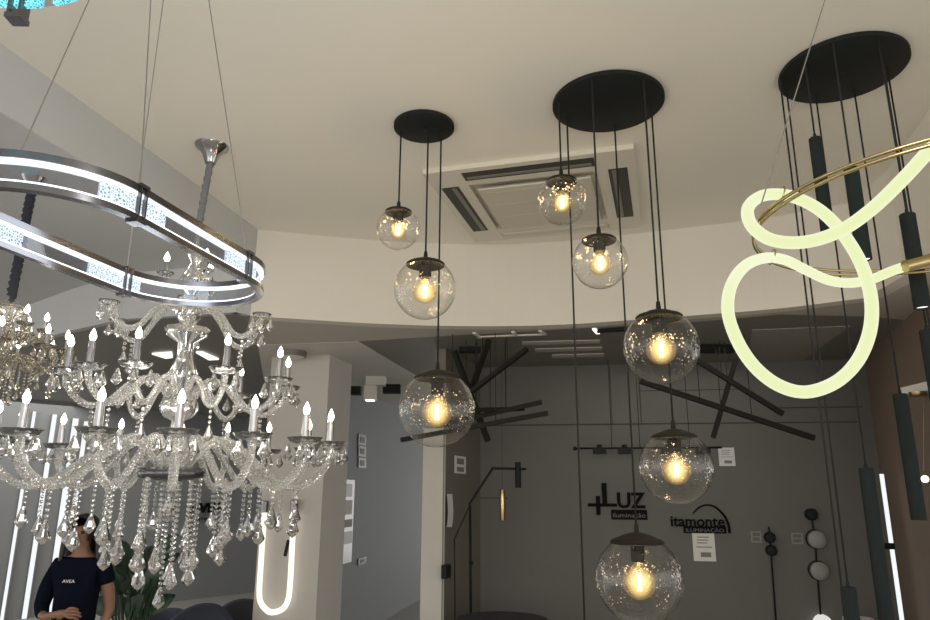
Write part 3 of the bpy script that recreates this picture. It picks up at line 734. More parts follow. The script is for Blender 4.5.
bar = link('plate', bquad(MB(), 684, 526.5, 726, 533, .016, .016), M['letter'], root)
link('plate_lettering', btext('ILUMINAÇÃO', 686, 531.8, 724, 3.7, .022, 0., .73), M['letterpale'], bar)
arc = [(693, 513.5), (697, 509), (702, 506), (708, 505), (714, 506.5), (720, 511), (725, 517), (728.5, 525), (729.5, 533)]
P = spline([onB(x, y, .012) for x, y in arc], 4)
link('arc', MB().tube(P, [.006+.009*i/len(P) for i in range(len(P))], 6), M['letter'], root)
def price_tag(x0, y0, x1, y1, label, onf=bquad, split=True):
    root = thing('price_tag', onB((x0+x1)/2, y1), label, 'price tag', None)
    link('card', bquad(MB(), x0, y0, x1, y1, .012, .004), M['paper'], root)
    m = MB(); h = y1-y0; w = x1-x0
    bquad(m, x0+w*.35, y0+h*.70, x0+w*.85, y0+h*.86, .014, .003); bquad(m, x0+w*.12, y0+h*.50, x0+w*.9, y0+h*.525, .014, .003)
    for k in (.15, .25, .35): bquad(m, x0+w*.15, y0+h*k, x0+w*(.8-k*.4), y0+h*(k+.03), .014, .003)
    link('print', m, M['paperprint'], root)
price_tag(694, 532.5, 714, 561, 'white price tag hanging under the sign with the arc')
price_tag(719.5, 447.5, 734, 466, 'white price tag at the right end of the rail lamp')
def plate(x0, y0, x1, y1, label):
    root = thing('wall_label', onB((x0+x1)/2, y1), label, 'wall label')
    link('card', bquad(MB(), x0, y0, x1, y1, .010, .003), M['clearplate'], root)
    m = MB(); h = (y1-y0)
    for k in (.12, .55): bquad(m, x0+1.2, y0+h*k, x1-1.2, y0+h*(k+.30), .012, .002)
    link('print', m, M['backwall'], root)
plate(751.5, 531.5, 761, 542.5, 'small clear label left of the two-disc black wall rod')
plate(792, 533, 802.5, 544, 'small clear label left of the frosted-disc wall rod')
# rods with discs
def rod_lamp(name, label, pts, discs):
    root = thing(name, onB(*pts[-1]), label, 'wall lamp')
    link('rod', MB().tube([onB(x, y, .05) for x, y in pts], .009, 8), M['black'], root, True)
    n = Vector((math.sin(BRZ), -math.cos(BRZ), 0)); Rm = Matrix((Vector((math.cos(BRZ), math.sin(BRZ), 0)), Vector((0,0,1)), n)).transposed()
    for x, y, rp, mt, nm in discs:
        c = onB(x, y, .05); r = rp*7.1/FP
        q = MB().lathe([(0, -.05), (r*.9, -.05), (r, -.03), (r, .015), (r*.8, .03), (r*.3, .036), (0, .036)], (0,0,0), 28)
        z = MB().add([Rm @ v+c for v in q.v], q.f); dd = link(nm, z, mt, root, 'auto')
        if mt is M['frosted']:
            q = MB().lathe([(0, -.052), (r*1.12, -.052), (r*1.12, -.036), (0, -.036)], (0,0,0), 28)
            link('backplate', MB().add([Rm @ v+c for v in q.v], q.f), M['black'], dd, 'auto')
    return root
rod_lamp('disc_wall_lamp', 'slim black wall rod with two small black discs, left of the frosted-disc rod', [(768.7, 527), (770, 538), (777.5, 640)], [(770, 537.5, 5, M['black'], 'disc'), (771.5, 550.5, 5, M['black'], 'disc')])
rod_lamp('disc_wall_lamp', 'black wall rod with one black disc above frosted white discs', [(811, 511), (815, 540), (822.5, 640)], [(811.5, 514.5, 5.5, M['black'], 'disc'), (817, 539.5, 8, M['frosted'], 'frosted_disc'), (819.5, 571, 8, M['frosted'], 'frosted_disc'), (823, 624, 8, M['dimlens'], 'frosted_disc')])
# rail lamp hung in front of the back wall
root = thing('rail_pendant', onB(640, 449, .35), 'black horizontal rail with small spot heads hung on cords above the sign with the plus', 'pendant lamp')
a, b = onB(575, 448.5, .35), onB(722, 447.5, .35)
link('rail', MB().tube([a, b], .010, 8), M['black'], root, True)
link('end_knob', MB().sphere(a, .02, 12, 8), M['black'], root, True)
for px in (599.5, 624.5, 668, 703):
    c = onB(px, 451, .35)
    hd = link('spot_head', MB().box((c.x, c.y, c.z), (.13, .07, .06), Matrix.Rotation(BRZ, 3, 'Z')), M['black'], root)
    link('knob', MB().lathe([(0, 0), (.025, 0), (.025, .03), (0, .035)], (c.x, c.y, c.z+.03), 12), M['black'], hd)
for px in (612, 640, 690):
    p = onB(px, 448, .35); link('cord', MB().tube([p, (p.x, p.y, ZL-.003)], .0035, 5), M['blackrough'], root)
# swing-arm lamp and gold tube by the left corner
root = thing('swing_arm_wall_lamp', onB(471, 640, .06), 'angled black arm lamp with a black cylinder head on the left of the back wall', 'wall lamp')
A_ = lambda x, y: onY(x, y, 6.6)
link('pole', MB().tube([A_(470, 505), A_(471, 640)], .012, 8), M['black'], root, True)
link('arm', MB().tube(spline([A_(470, 505), A_(471.5, 501), A_(492, 469.5), A_(494.5, 468.5), A_(526, 469)], 3), .011, 8), M['black'], root, True)
p = A_(518, 475)
link('head', MB().lathe([(0, -.115), (.026, -.115), (.028, -.11), (.028, .11), (.026, .115), (0, .115)], p, 20), M['black'], root, 'auto')
link('joint', MB().sphere(A_(471, 563), .022, 12, 8), M['black'], root, True)
p = onY(502.5, 505, 6.75)
root = thing('gold_tube_pendant', (p.x, p.y, p.z-.14), 'short gold tube light hanging right of the black arm pole', 'pendant lamp')
link('tube', MB().lathe([(0, -.14), (.025, -.14), (.027, -.135), (.027, .135), (.025, .14), (0, .14)], p, 20), M['gold'], root, 'auto')
link('bracket', MB().tube([onY(480, 498, 6.75), onY(508, 498, 6.75)], .004, 6), M['black'], root)
link('cord', MB().tube([(p.x, p.y, p.z+.14), (p.x, p.y, ZL-.003)], .0015, 5), M['blackrough'], root)
# things on the return wall
LAv, BAv = LA, BA
def onL(px, py, d=.01):
    n = Vector((-(BAv-LAv).y, (BAv-LAv).x)).normalized(); n = -n if n.dot(LAv) < 0 else n
    return onP(px, py, LAv-n*d, BAv-n*d)
def lquad(x0, y0, x1, y1, d, t):
    a, b = onL(x0, y1, d), onL(x1, y0, d); return MB().panel(a.xy, b.xy, min(a.z, b.z), max(a.z, b.z), t)
root = thing('price_tag', onL(460, 473), 'white two-part price tag on the dark return wall above the tall strip tag', 'price tag')
link('card', lquad(455, 457, 466, 473, .012, .006), M['paper'], root)
m = lquad(457, 459, 464, 464, .014, .003); q = lquad(457, 467.5, 464, 471.5, .014, .003); m.add(q.v, q.f); link('print', m, M['paperprint'], root)
q = MB(); 
P = [onL(447 if i < 4 else 447.6, 0, .02) for i in range(6)]
a0 = [(446.8, 494), (447.6, 503), (448, 512), (447.6, 520), (446.6, 527)]
V = []; F = []
for x, y in a0:
    for dx in (0, 5.4):
        for dd in (.02, .026): V.append(onL(x+dx, y, dd))
for i in range(4):
    o = 4*i
    F += [(o, o+4, o+6, o+2), (o+1, o+3, o+7, o+5), (o, o+1, o+5, o+4), (o+2, o+6, o+7, o+3)]
F += [(0, 2, 3, 1), (16, 17, 19, 18)]
tag(link('strip_tag', MB().add(V, F), M['paper']), 'tall narrow curled white tag beside the white pilaster', 'price tag')
tag(link('switch_box', lquad(446, 564, 451, 579, .05, .045), M['black']), 'small black box low on the dark return wall beside the pilaster', 'switch')
root = thing('floor_lamp', (onY(455, 640, 6.45).x, 6.45, 0), 'thin grey line of a slim floor lamp standing before the dark return wall', 'floor lamp')
bz = onY(455, 640, 6.45)
link('pole', MB().tube(spline([(bz.x, 6.45, .02), onY(455, 600, 6.45), onY(454.5, 545, 6.45), onY(456, 536, 6.45), onY(469, 507, 6.5)], 4), .0055, 6), M['graphite'], root, True)
link('base', MB().lathe([(0, 0), (.13, 0), (.13, .015), (0, .02)], (bz.x, 6.45, 0), 24), M['graphite'], root, 'auto')
# light bar upright on the right wall
RAv, RBv = RA, RB
a, b = onY(881.5, 474, 6.2), onY(896.5, 632, 6.2); b.x = a.x; b.y = a.y
root = thing('upright_light_bar', (a.x, a.y, b.z), 'upright white light bar with a black clamp by the brown wall', 'wall lamp')
lb = link('light_bar', MB().tube([b, a], .017, 14), M['stripled'], root, 'auto')
p = onY(890, 546, 6.2); link('clamp', MB().box((p.x-.025, p.y, p.z), (.10, .06, .05)), M['black'], root)
# small pendant at the right edge
c = onY(918, 396, 4.9)
root = thing('glass_ball_pendant', (c.x, c.y, c.z), 'small lit glass ball pendant with brass canopy at the right edge', 'pendant lamp')
link('canopy', MB().lathe([(0, 0), (.05, 0), (.055, .006), (.055, .028), (0, .03)], c, 24), M['brass'], root, 'auto')
g = onY(925, 479, 4.9); 
link('cord', MB().tube([(g.x, g.y, g.z+.05), (c.x+.04, c.y, c.z)], .002, 6), M['wire'], root)
gb = link('ball', MB().sphere(g, .055, 24, 14), M['ballglass'], root, True)
link('bulb', MB().sphere(g, .022, 14, 10), M['flame'], gb, True)
s0, s1 = onY(913, 401, 5.0), onY(940, 413, 5.0)
sh = MB().box(((s0.x+s1.x)/2, 5.0, (c.z+.035+s1.z)/2), (s1.x-s0.x, .20, (c.z+.03-s1.z)*.9))
o = MB().box(((s0.x+s1.x)/2+.06, 4.97, c.z+.03+.03), (s1.x-s0.x+.12, .3, .06)); tag(link('display_board', o, M['white']), 'white display board over the small brass canopy at the right edge', 'display board')
# drum shade low at the right
d0 = onY(858, 618, 6.4)
root = thing('drum_lamp', (d0.x, d0.y, 0), 'pale drum lampshade just showing at the bottom right', 'floor lamp')
link('shade', MB().lathe([(.11, -.26), (.13, -.26), (.12, 0), (.10, 0)], d0, 28), M['white'], root, 'auto')
link('pole', MB().tube([(d0.x, d0.y, .02), (d0.x, d0.y, d0.z-.03)], .012, 8), M['black'], root, True)
link('base', MB().lathe([(0, 0), (.14, 0), (.14, .02), (0, .025)], (d0.x, d0.y, 0), 24), M['black'], root, 'auto')

# ------------------------------------------------------------------ ceiling lights in the low ceiling
def cl(name, label, pts, mt, t=.02, z=ZL):
    P = [onZ(x, y, z).xy for x, y in pts]
    return tag(link(name, MB().prism([tuple(p) for p in P], z-t, z-.004), mt), label, 'ceiling light')
cl('ceiling_light', 'thin bright ceiling panel seen left of the chandelier stem', [(152, 352.5), (172, 351), (173, 356), (166, 357)], M['panelled'])
cl('ceiling_light', 'thin bright ceiling panel seen right of the chandelier stem', [(196, 351), (203, 351), (219, 358), (209, 358.5)], M['panelled'])
root = thing('recessed_track', onZ(511, 334, ZL), 'pale outlined recessed light track in the low ceiling above the stick fan', 'ceiling light')
m = MB()
for (x0, y0), (x1, y1) in (((477, 337), (545, 334.5)), ((474, 333), (481, 338)), ((513, 332), (517, 336)), ((540, 331), (545, 334.5))):
    a, b = onZ(x0, y0, ZL-.009), onZ(x1, y1, ZL-.006); m.beam(a, b, .03, .012)
link('edge', m, M['white'], root)
root = thing('recessed_track', onZ(610, 331, ZL), 'short black recessed light track in the low ceiling left of the third globe', 'ceiling light')
a, b = onZ(597, 331, ZL-.006), onZ(627, 329, ZL-.006); link('slot', MB().beam(a, b, .07, .024), M['black'], root)
a, b = onZ(594, 329, ZL-.01), onZ(598, 333.5, ZL-.01); link('edge', MB().beam(a, b, .03, .012), M['lens'], root)
p = onZ(292, 351, ZL)
root = thing('round_ceiling_lamp', (p.x, p.y, ZL), 'flat round brushed ceiling lamp beside the top of the square column', 'ceiling light')
link('ring', MB().lathe([(0, -.06), (.13, -.06), (.14, -.055), (.14, 0), (0, 0)], (p.x, p.y, ZL), 32), M['lampring'], root, 'auto')
link('diffuser', MB().lathe([(0, -.068), (.11, -.066), (.12, -.06), (0, -.058)], (p.x, p.y, ZL), 28), M['white'], root, 'auto')
# surface spots by the blue-grey wall
p = onY(376, 384, 8.2); top = ZL
root = thing('ceiling_spot', (p.x, p.y, top), 'white square ceiling spotlight at the top of the blue-grey wall', 'spotlight')
q0, q1 = onY(367, 376.5, 8.2), onY(385.5, 386, 8.2)
link('housing', MB().box(((q0.x+q1.x)/2, 8.2, (q0.z+q1.z)/2), (q1.x-q0.x, .2, q0.z-q1.z)), M['white'], root)
q0, q1 = onY(365, 386, 8.2), onY(376, 400, 8.2)
hd = link('head', MB().box(((q0.x+q1.x)/2, 8.2, (q0.z+q1.z)/2), (q1.x-q0.x, .13, q0.z-q1.z)), M['white'], root)
link('lens', MB().box(((q0.x+q1.x)/2, 8.19, q1.z-.008), (.10, .11, .012)), M['lens'], hd)
link('stem', MB().box(((q0.x+q1.x)/2+.05, 8.2, (ZL+onY(367, 376.5, 8.2).z)/2), (.06, .06, max(.02, ZL-onY(367, 376.5, 8.2).z))), M['white'], root)
for (x0, y0, x1, y1, lb) in ((351, 386, 360.5, 394.5, 'small black block high on the blue-grey wall left of the white spotlight'), (383, 384, 400, 393, 'wide black block high on the blue-grey wall right of the white spotlight')):
    a, b = onY(x0, y0, 8.25), onY(x1, y1, 8.25)
    tag(link('speaker_block', MB().box(((a.x+b.x)/2, 8.3, (a.z+b.z)/2), (b.x-a.x, .1, a.z-b.z)), M['black']), lb, 'wall box')
# labels and mirror on the blue-grey wall
def onG(px, py, d=.02):
    n = Vector((-(GB-GA).y, (GB-GA).x)).normalized(); n = -n if n.dot(GA) < 0 else n
    return onP(px, py, GA-n*d, GB-n*d)
def gquad(x0, y0, x1, y1, d, t):
    a, b = onG(x0, y1, d), onG(x1, y0, d); return MB().panel(a.xy, b.xy, min(a.z, b.z), max(a.z, b.z), t)
for y, lb in ((440, 'pale square label, top of three on the blue-grey wall'), (451.5, 'pale square label, middle of three on the blue-grey wall'), (463, 'pale square label, lowest of three on the blue-grey wall'), (561, 'pale square label low on the blue-grey wall beside the mirror foot')):
    root = thing('wall_label', onG(362, y+4.5), lb, 'wall label')
    link('card', gquad(358.5, y-4.5, 366.5, y+4.5, .02, .01), M['clearplate'], root); link('print', gquad(360.3, y-2.4, 364.7, y+2.4, .024, .004), M['bluewall'], root)
root = thing('wall_mirror', onG(350, 565), 'narrow framed mirror with white bars on the blue-grey wall beside the column', 'mirror')
link('frame', gquad(340, 480, 355, 565, .03, .03), M['darkchrome'], root)
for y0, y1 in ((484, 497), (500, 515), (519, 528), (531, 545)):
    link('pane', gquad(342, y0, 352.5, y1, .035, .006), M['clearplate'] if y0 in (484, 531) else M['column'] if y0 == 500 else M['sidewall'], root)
# U-shaped light on the column
cu = (c1-c0).normalized()
def onC(px, py, d=.06):
    n = Vector((-cu.y, cu.x)); n = -n if n.dot(c0) < 0 else n
    return onP(px, py, c0-n*d, c1-n*d)
U = [(264.5, 512), (262.5, 540), (260.5, 570), (259.3, 592), (261, 603), (268, 611), (275, 612), (283, 608.5), (288, 600), (290, 585), (292, 550), (294, 511)]
root = thing('loop_wall_lamp', onC(274, 612), 'warm white U-shaped tube wall lamp on the left face of the column', 'wall lamp')
link('light_tube', MB().tube(spline([onC(x, y) for x, y in U], 5), .026, 12), M['warmled'], root, True)
for x, y in ((264.6, 507), (294.2, 506)):
    p = onC(x, y); link('end_cap', MB().lathe([(0, -.05), (.036, -.05), (.036, .05), (.02, .06), (0, .06)], p, 16), M['darkchrome'], root, 'auto')
a, b = onC(287, 548, .05), onC(285.5, 556, .05); link('clip', MB().beam(onC(288.5, 540, .05), onC(285, 556, .05), .025), M['graphite'], root)

# ------------------------------------------------------------------ far room at the left
def onF(px, py, d=.05):
    n = Vector((-(FB-FA).y, (FB-FA).x)).normalized(); n = -n if n.dot(FA) < 0 else n
    return onP(px, py, FA-n*d, FB-n*d)
FRZ = math.atan2((FB-FA).y, (FB-FA).x)
for i, (x0, y0, x1, y1, w, lb) in enumerate(((34.3, 411, 4, 612, .035, 'thinnest light strip, leftmost on the grey far wall'), (54.5, 414, 26, 605, .055, 'second upright light strip from the left on the grey far wall'),
        (75.5, 418, 52, 590, .075, 'wide upright light strip behind the person on the far wall'), (86, 421, 73, 540, .055, 'upright light strip right of the person\'s head on the far wall'))):
    t = onF(x0, y0); bt = onF(x1, y1); t.z = min(t.z, ZL-.03)
    root = thing('wall_light_strip', (t.x, t.y, 0), lb, 'light strip', 'upright light strips on the far wall')
    Rm = Matrix.Rotation(FRZ, 3, 'Z')
    link('channel', MB().box((t.x, t.y+.02, t.z/2), (w+.02, .05, t.z), Rm), M['clearplate'], root)
    link('diffuser', MB().box((t.x+.018*math.sin(FRZ), t.y-.018*math.cos(FRZ), t.z/2), (w, .03, t.z-.02), Rm), M['stripled'], root)
root = thing('wall_sign', onF(204, 512), 'black lettering on the grey far wall behind the hanging crystals', 'sign')
a, b = onF(187.5, 512.5), onF(224, 512.5); h = (onF(187.5, 503)-a).length/.73
link('lettering', moved(text_mesh('AVEA', h, .03, (b-a).xy.length, .01), a, FRZ), M['letter'], root)
a, b = onF(187, 521), onF(213, 521); h = (onF(187, 517.8)-a).length/.73
link('lettering', moved(text_mesh('LIGHTING', h, .02, (b-a).xy.length), a, FRZ), M['letter'], root)
# armchairs
def armchair(px, py, Y, w, mt, label, rz):
    p = onY(px, py, Y); H = p.z
    root = thing('armchair', (p.x, p.y, 0), label, 'armchair', None)
    Rm = Matrix.Rotation(rz, 3, 'Z')
    def T(m): return MB().add([Rm @ v+Vector((p.x, p.y, 0)) for v in m.v], m.f)
    prof = []
    m = MB(); n = 20; V = []; F = []
    for i in range(n+1):
        a = PI*1.15*(i/n)-PI*.075
        k = .74+.26*math.sin(max(0, min(PI, a)))
        for r, z in ((w/2, .22), (w/2, H*k-.04), (w/2-.03, H*k), (w/2-.09, H*k-.02), (w/2-.10, .40)):
            V.append((r*math.cos(a), r*math.sin(a)*.9, z))
    for i in range(n):
        for j in range(4): F.append((i*5+j, i*5+j+1, (i+1)*5+j+1, (i+1)*5+j))
        F.append((i*5+4, i*5, (i+1)*5, (i+1)*5+4))
    F += [(0, 1, 2, 3, 4), (n*5+4, n*5+3, n*5+2, n*5+1, n*5)]
    link('backrest', T(m.add(V, F)), mt, root, True)
    link('seat', T(MB().lathe([(0, .24), (w*.40, .24), (w*.43, .30), (w*.42, .42), (w*.36, .46), (0, .465)], (0, -.03, 0), 24)), mt, root, 'auto')
    for sx, sy in ((-1, -1), (1, -1), (-1, 1), (1, 1)):
        link('leg', T(MB().tube([(sx*w*.27, sy*w*.25, .25), (sx*w*.33, sy*w*.3, 0)], [.018, .011], 8)), M['black'], root, True)
armchair(197, 607.5, 6.5, .66, M['chair'], 'dark rounded armchair back low between the plant and the column', 0.)
armchair(242, 602, 7.75, .62, M['chairgrey'], 'charcoal armchair back against the left side of the column foot', .2)
armchair(158, 612, 7.7, .70, M['chair'], 'dark blue armchair back nearest the plant', -.2)
p = onB(502, 617.5, 1.2)
tag(link('round_ottoman', MB().lathe([(0, 0), (.38, 0), (.42, .05), (.42, p.z-.06), (.38, p.z-.01), (0, p.z)], (p.x, p.y, 0), 36), M['chairgrey'], None, 'auto'), 'dark rounded seat top at the foot of the black arm lamp', 'ottoman')
# plant
def plant(px, Y):
    b = onY(px, 600, Y); root = thing('potted_plant', (b.x, b.y, 0), 'potted plant with large dark green leaves beside the person', 'plant')
    link('pot', MB().lathe([(0, 0), (.17, 0), (.22, .40), (.20, .42), (.18, .38), (0, .38)], (b.x, b.y, 0), 28), M['pot'], root, 'auto')
    ff = MB(); ss = MB()
    tips = [(112, 556), (122, 549), (147, 552), (162, 545), (160, 570), (166, 560), (108, 592), (118, 572), (130, 560), (140, 575), (152, 590), (128, 590), (138, 545), (104, 606), (158, 604), (121, 604), (145, 562), (133, 607), (114, 583), (150, 578)]
    for i, (x, y) in enumerate(tips):
        t = onY(x, y, Y+random.uniform(-.22, .22)); s = Vector((b.x+random.uniform(-.05, .05), b.y+random.uniform(-.05, .05), .40))
        md = s.lerp(t, .6)+Vector((0, 0, .10)); ss.tube(spline([s, md, t], 4), [.009]*9, 5)
        d = t-s; d.z *= .18; d = d.normalized(); u = d.cross(Vector((0, -1, .3))).normalized(); n = u.cross(d)
        L = random.uniform(.17, .26); W = L*.27
        V = []
        for k in range(7):
            q = k/6; wd = W*math.sin(PI*min(1, q*.93+.05))**.8; c = t+d*(L*(q-.5))+n*(-.05*q*q)
            V += [c-u*wd+n*.012, c+n*(-.006), c+u*wd+n*.012]
        F = []
        for k in range(6):
            o = 3*k; F += [(o, o+1, o+4, o+3), (o+1, o+2, o+5, o+4)]
        ff.add(V, F)
    st = link('stem', ss, M['leaf'], root, True); lf = link('foliage', ff, M['leaf'], root, True)
    sd = lf.modifiers.new('thickness', 'SOLIDIFY'); sd.thickness = .004
plant(136, 5.5)

# ------------------------------------------------------------------ person
def skinned(name, nodes, edges, mt, parent, root_i=0, sub=2, base=Vector((0,0,0))):
    me = bpy.data.meshes.new(name); me.from_pydata([tuple(Vector(n[:3])) for n in nodes], edges, []); me.update()
    o = bpy.data.objects.new(name, me); COL.objects.link(o); o.parent = parent
    sk = o.modifiers.new('skin', 'SKIN'); sk.use_smooth_shade = True
    sv = me.skin_vertices[0] if me.skin_vertices else None
    if sv is None:
        bpy.context.view_layer.objects.active = o
    layer = me.skin_vertices[0].data if me.skin_vertices else None
    if layer:
        for i, n in enumerate(nodes):
            r = n[3]; layer[i].radius = r if isinstance(r, tuple) else (r, r); layer[i].use_root = (i == root_i)
    ss = o.modifiers.new('subdivision', 'SUBSURF'); ss.levels = sub; ss.render_levels = sub
    me.materials.append(mt); return o
PY = 4.7
f = onY(78, 620, PY); h0 = onY(79, 516, PY)          # hip line and head top
px_ = f.x-.03; topz = h0.z
root = thing('person', (px_, PY, 0), 'person with long dark hair in a navy polo shirt and dark trousers', 'person')
kz = topz/1.62
def N(x, y, z, r): return (x*kz*.88, y*kz, z*kz, (r[0]*kz*.88, r[1]*kz) if isinstance(r, tuple) else r*kz*.9)
body = [N(0, 0, .93, (.135, .10)), N(0, 0, 1.06, (.125, .09)), N(0, 0, 1.20, (.14, .10)), N(0, .01, 1.32, (.125, .085)), N(0, .005, 1.395, .05), N(0, -.01, 1.45, .048),     # 0-5
        N(0, -.02, 1.51, (.072, .085)), N(0, -.015, 1.57, (.066, .08)),                                                                                              # 6-7 head
        N(.145, .01, 1.33, .050), N(.205, .03, 1.18, .043), N(.215, .06, 1.06, .037), N(.185, .03, .95, .030), N(.17, -.02, .86, .024),                                # 8-12 right-of-picture arm
        N(-.145, .01, 1.33, .050), N(-.215, .0, 1.18, .043), N(-.225, -.02, 1.07, .037), N(-.13, -.13, 1.04, .030), N(-.03, -.165, 1.06, .023),                         # 13-17
        N(.085, 0, .86, .088), N(.09, 0, .66, .07), N(.09, .01, .47, .052), N(.09, .02, .28, .05), N(.09, .03, .08, .034), N(.095, -.10, .035, .033),                  # 18-23
        N(-.085, 0, .86, .088), N(-.09, 0, .66, .07), N(-.09, .01, .47, .052), N(-.09, .02, .28, .05), N(-.09, .03, .08, .034), N(-.095, -.10, .035, .033)]            # 24-29
be = [(0,1),(1,2),(2,3),(3,4),(4,5),(5,6),(6,7),(3,8),(8,9),(9,10),(10,11),(11,12),(3,13),(13,14),(14,15),(15,16),(16,17),(0,18),(18,19),(19,20),(20,21),(21,22),(22,23),(0,24),(24,25),(25,26),(26,27),(27,28),(28,29)]
def hand(wi, base, d, side):
    d = Vector(d).normalized(); s = Vector(side).normalized(); b = Vector(base)
    body.append((*(b+d*.045*kz), (.032*kz, .016*kz))); pi_ = len(body)-1; be.append((wi, pi_))
    for k, L in ((-1.5, .06), (-.5, .075), (.5, .07), (1.5, .055)):
        r0 = b+d*.085*kz+s*.017*k*kz; body.append((*r0, .0095*kz)); i0 = len(body)-1; be.append((pi_, i0))
        body.append((*(r0+(d+Vector((0, .3, -.2)))*L*.55*kz), .0085*kz)); be.append((i0, i0+1))
        body.append((*(r0+(d*.8+Vector((0, .6, -.4)))*L*kz), .007*kz)); be.append((i0+1, i0+2))
    t0 = b+d*.03*kz-s*.035*kz; body.append((*t0, .011*kz)); i0 = len(body)-1; be.append((pi_, i0)); body.append((*(t0+(d*.8-s*.6)*.045*kz), .009*kz)); be.append((i0, i0+1))
hand(12, body[12][:3], (-.1, -.3, -1), (0, 1, 0)); hand(17, body[17][:3], (1, -.1, .15), (0, 0, 1))
bo = skinned('body', body, be, M['skin'], root)
shirt = [N(0, 0, .90, (.165, .125)), N(0, 0, 1.06, (.148, .112)), N(0, 0, 1.20, (.162, .122)), N(0, .01, 1.315, (.145, .105)), N(0, .008, 1.375, (.07, .07)),
         N(.15, .012, 1.325, .068), N(.20, .03, 1.20, .062), N(-.15, .012, 1.325, .068), N(-.21, .0, 1.19, .063), N(-.226, -.018, 1.085, .052), N(-.15, -.11, 1.045, .045)]
skinned('shirt', shirt, [(0,1),(1,2),(2,3),(3,4),(3,5),(5,6),(3,7),(7,8),(8,9),(9,10)], M['navy'], root)
tr = [N(0, 0, .92, (.15, .115)), N(.09, 0, .84, .105), N(.092, 0, .66, .088), N(.092, .01, .47, .072), N(.092, .025, .10, .06), N(-.09, 0, .84, .105), N(-.092, 0, .66, .088), N(-.092, .01, .47, .072), N(-.092, .025, .10, .06)]
skinned('trousers', tr, [(0,1),(1,2),(2,3),(3,4),(0,5),(5,6),(6,7),(7,8)], M['trouser'], root)
hm = MB(); hz = 1.535*kz
V = []; F = []; n, mm = 24, 12
for i in range(mm+1):                       # cap of hair: open at the face
    t = -.62+(PI/2+.62)*i/mm
    for j in range(n+1):
        a = math.radians(-42)+math.radians(264)*j/n; fr_ = (.16 if i > 7 else 0)
        a = a if i < 8 else math.radians(-90)+2*PI*j/n
        V.append((px_+.094*kz*math.cos(t)*math.cos(a), PY-.01*kz+.108*kz*math.cos(t)*math.sin(a), hz+.105*kz*math.sin(t)))
for i in range(mm):
    for j in range(n): F.append((i*(n+1)+j, i*(n+1)+j+1, (i+1)*(n+1)+j+1, (i+1)*(n+1)+j))
hm.add(V, F)
for ox, oy, zl, rr in ((.085, .03, 1.27, .034), (.06, .07, 1.22, .045), (.0, .085, 1.2, .05), (-.06, .07, 1.24, .045), (-.088, .02, 1.30, .034), (.10, -.02, 1.24, .028), (-.095, -.03, 1.27, .026)):
    pth = spline([(px_+ox*kz*.8, PY+oy*kz, 1.57*kz), (px_+ox*kz*1.05, PY+oy*kz*1.1, 1.48*kz), (px_+ox*kz*1.15, PY+oy*kz*1.15, 1.38*kz), (px_+ox*kz*1.1, PY+oy*kz*1.2, zl*kz)], 4)
    hm.tube(pth, [rr*kz*(.75 if k < 2 else 1-.05*k) for k in range(len(pth))], 10)
hair = link('hair', hm, M['hair'], root, True)
for sx in (-1, 1):
    link('eye', MB().sphere((px_+sx*.03*kz, PY-.088*kz, 1.525*kz), .010*kz, 10, 8), M['eye'], root, True)
    link('ear', MB().sphere((px_+sx*.072*kz, PY-.01*kz, 1.515*kz), .022*kz, 10, 8, (.35, .7, 1.2)), M['skin'], root, True)
link('nose', MB().sphere((px_, PY-.102*kz, 1.50*kz), .014*kz, 10, 8, (.8, 1.1, 1.5)), M['skin'], root, True)
link('mouth', MB().sphere((px_, PY-.098*kz, 1.465*kz), .020*kz, 10, 8, (1.1, .4, .35)), M['lip'], root, True)
lg = text_mesh('AVEA', .026*kz, .004, .075*kz)
link('shirt_logo', moved(lg, (px_-.03*kz, PY-.128*kz, 1.235*kz)), M['paper'], root)

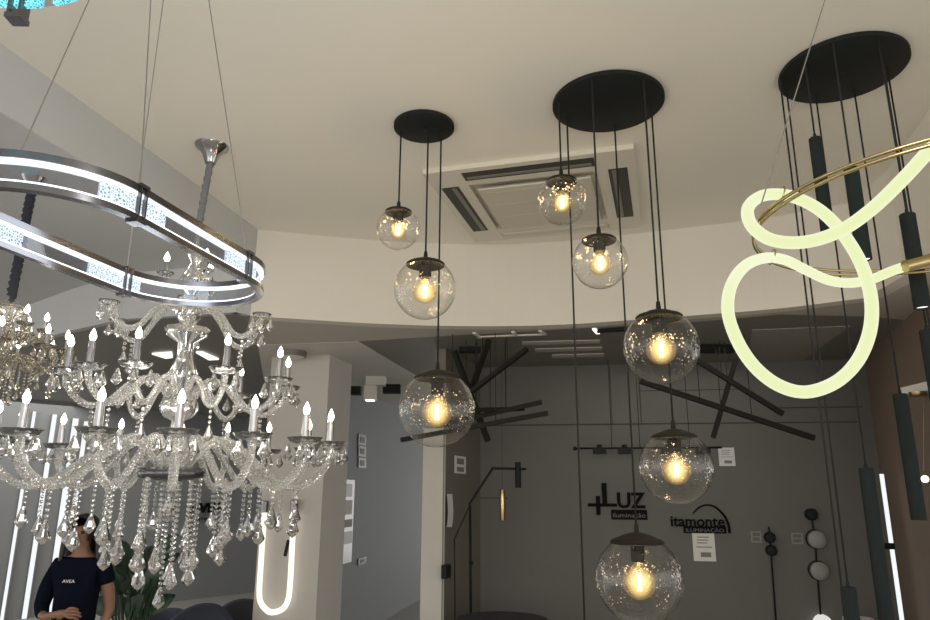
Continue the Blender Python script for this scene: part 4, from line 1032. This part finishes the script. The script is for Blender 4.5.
# ------------------------------------------------------------------ light
w = bpy.data.worlds.new('world'); S.world = w; w.use_nodes = True
bg = w.node_tree.nodes['Background']; bg.inputs[0].default_value = (1., .965, .91, 1); bg.inputs[1].default_value = 1.9
def area(name, loc, rot, size, energy, col=(1, .95, .87), sy=None):
    l = bpy.data.lights.new(name, 'AREA'); l.energy = energy; l.color = col; l.size = size
    if sy: l.shape = 'RECTANGLE'; l.size_y = sy
    o = bpy.data.objects.new(name, l); COL.objects.link(o); o.location = loc; o.rotation_euler = rot; return o
def point(name, loc, energy, col=(1, .95, .87), r=.1):
    l = bpy.data.lights.new(name, 'POINT'); l.energy = energy; l.color = col; l.shadow_soft_size = r
    o = bpy.data.objects.new(name, l); COL.objects.link(o); o.location = loc; return o
point('chandelier_glow', AX+Vector((0, 0, .45)), 10, (1., .93, .82), .35)
point('champagne_chandelier_glow', GX+Vector((0, 0, .2)), .7, (1., .93, .82), .25)
area('far_room_fill', (-5.5, 9.5, ZL-.05), (0, 0, 0), 3, 60, (1, .98, .95))  # unseen area light added to brighten the far room
area('aisle_fill', (-1.9, 12.5, ZL-.05), (0, 0, 0), 1.0, 8, (.95, .98, 1.))  # added area light with no lamp body, lifts the aisle
area('alcove_fill', (2.0, 6.2, ZL-.05), (0, 0, 0), 1.5, 6, (1, .95, .86))  # fill light without a visible lamp, added for the alcove
for i, q in enumerate(((-1.2, -1.2, 2.7), (.6, -1.6, 2.7), (2.0, -.6, 2.7), (.2, .9, 2.75))):
    point('unseen_ceiling_fill', q, 22, (1., .965, .89), .2)  # point lights added out of view to brighten the high ceiling
sp = bpy.data.lights.new('wall_washer', 'SPOT'); sp.energy = 30; sp.spot_size = math.radians(46); sp.spot_blend = .5; sp.color = (.95, .98, 1)
so_ = bpy.data.objects.new('wall_washer', sp); COL.objects.link(so_)
tgt = onG(345, 640, 0.); so_.location = tgt+Vector((.55, -.5, -.35)); so_.rotation_euler = (tgt-so_.location).to_track_quat('-Z', 'Y').to_euler()
point('ring_light', (Cc.x, Cc.y, zr), 7, (.84, .92, 1.), .2)
S.view_settings.view_transform = 'Standard'; S.view_settings.look = 'None'; S.view_settings.exposure = 0.; S.view_settings.gamma = 1.; S.view_settings.use_curve_mapping = False
S.render.film_transparent = False
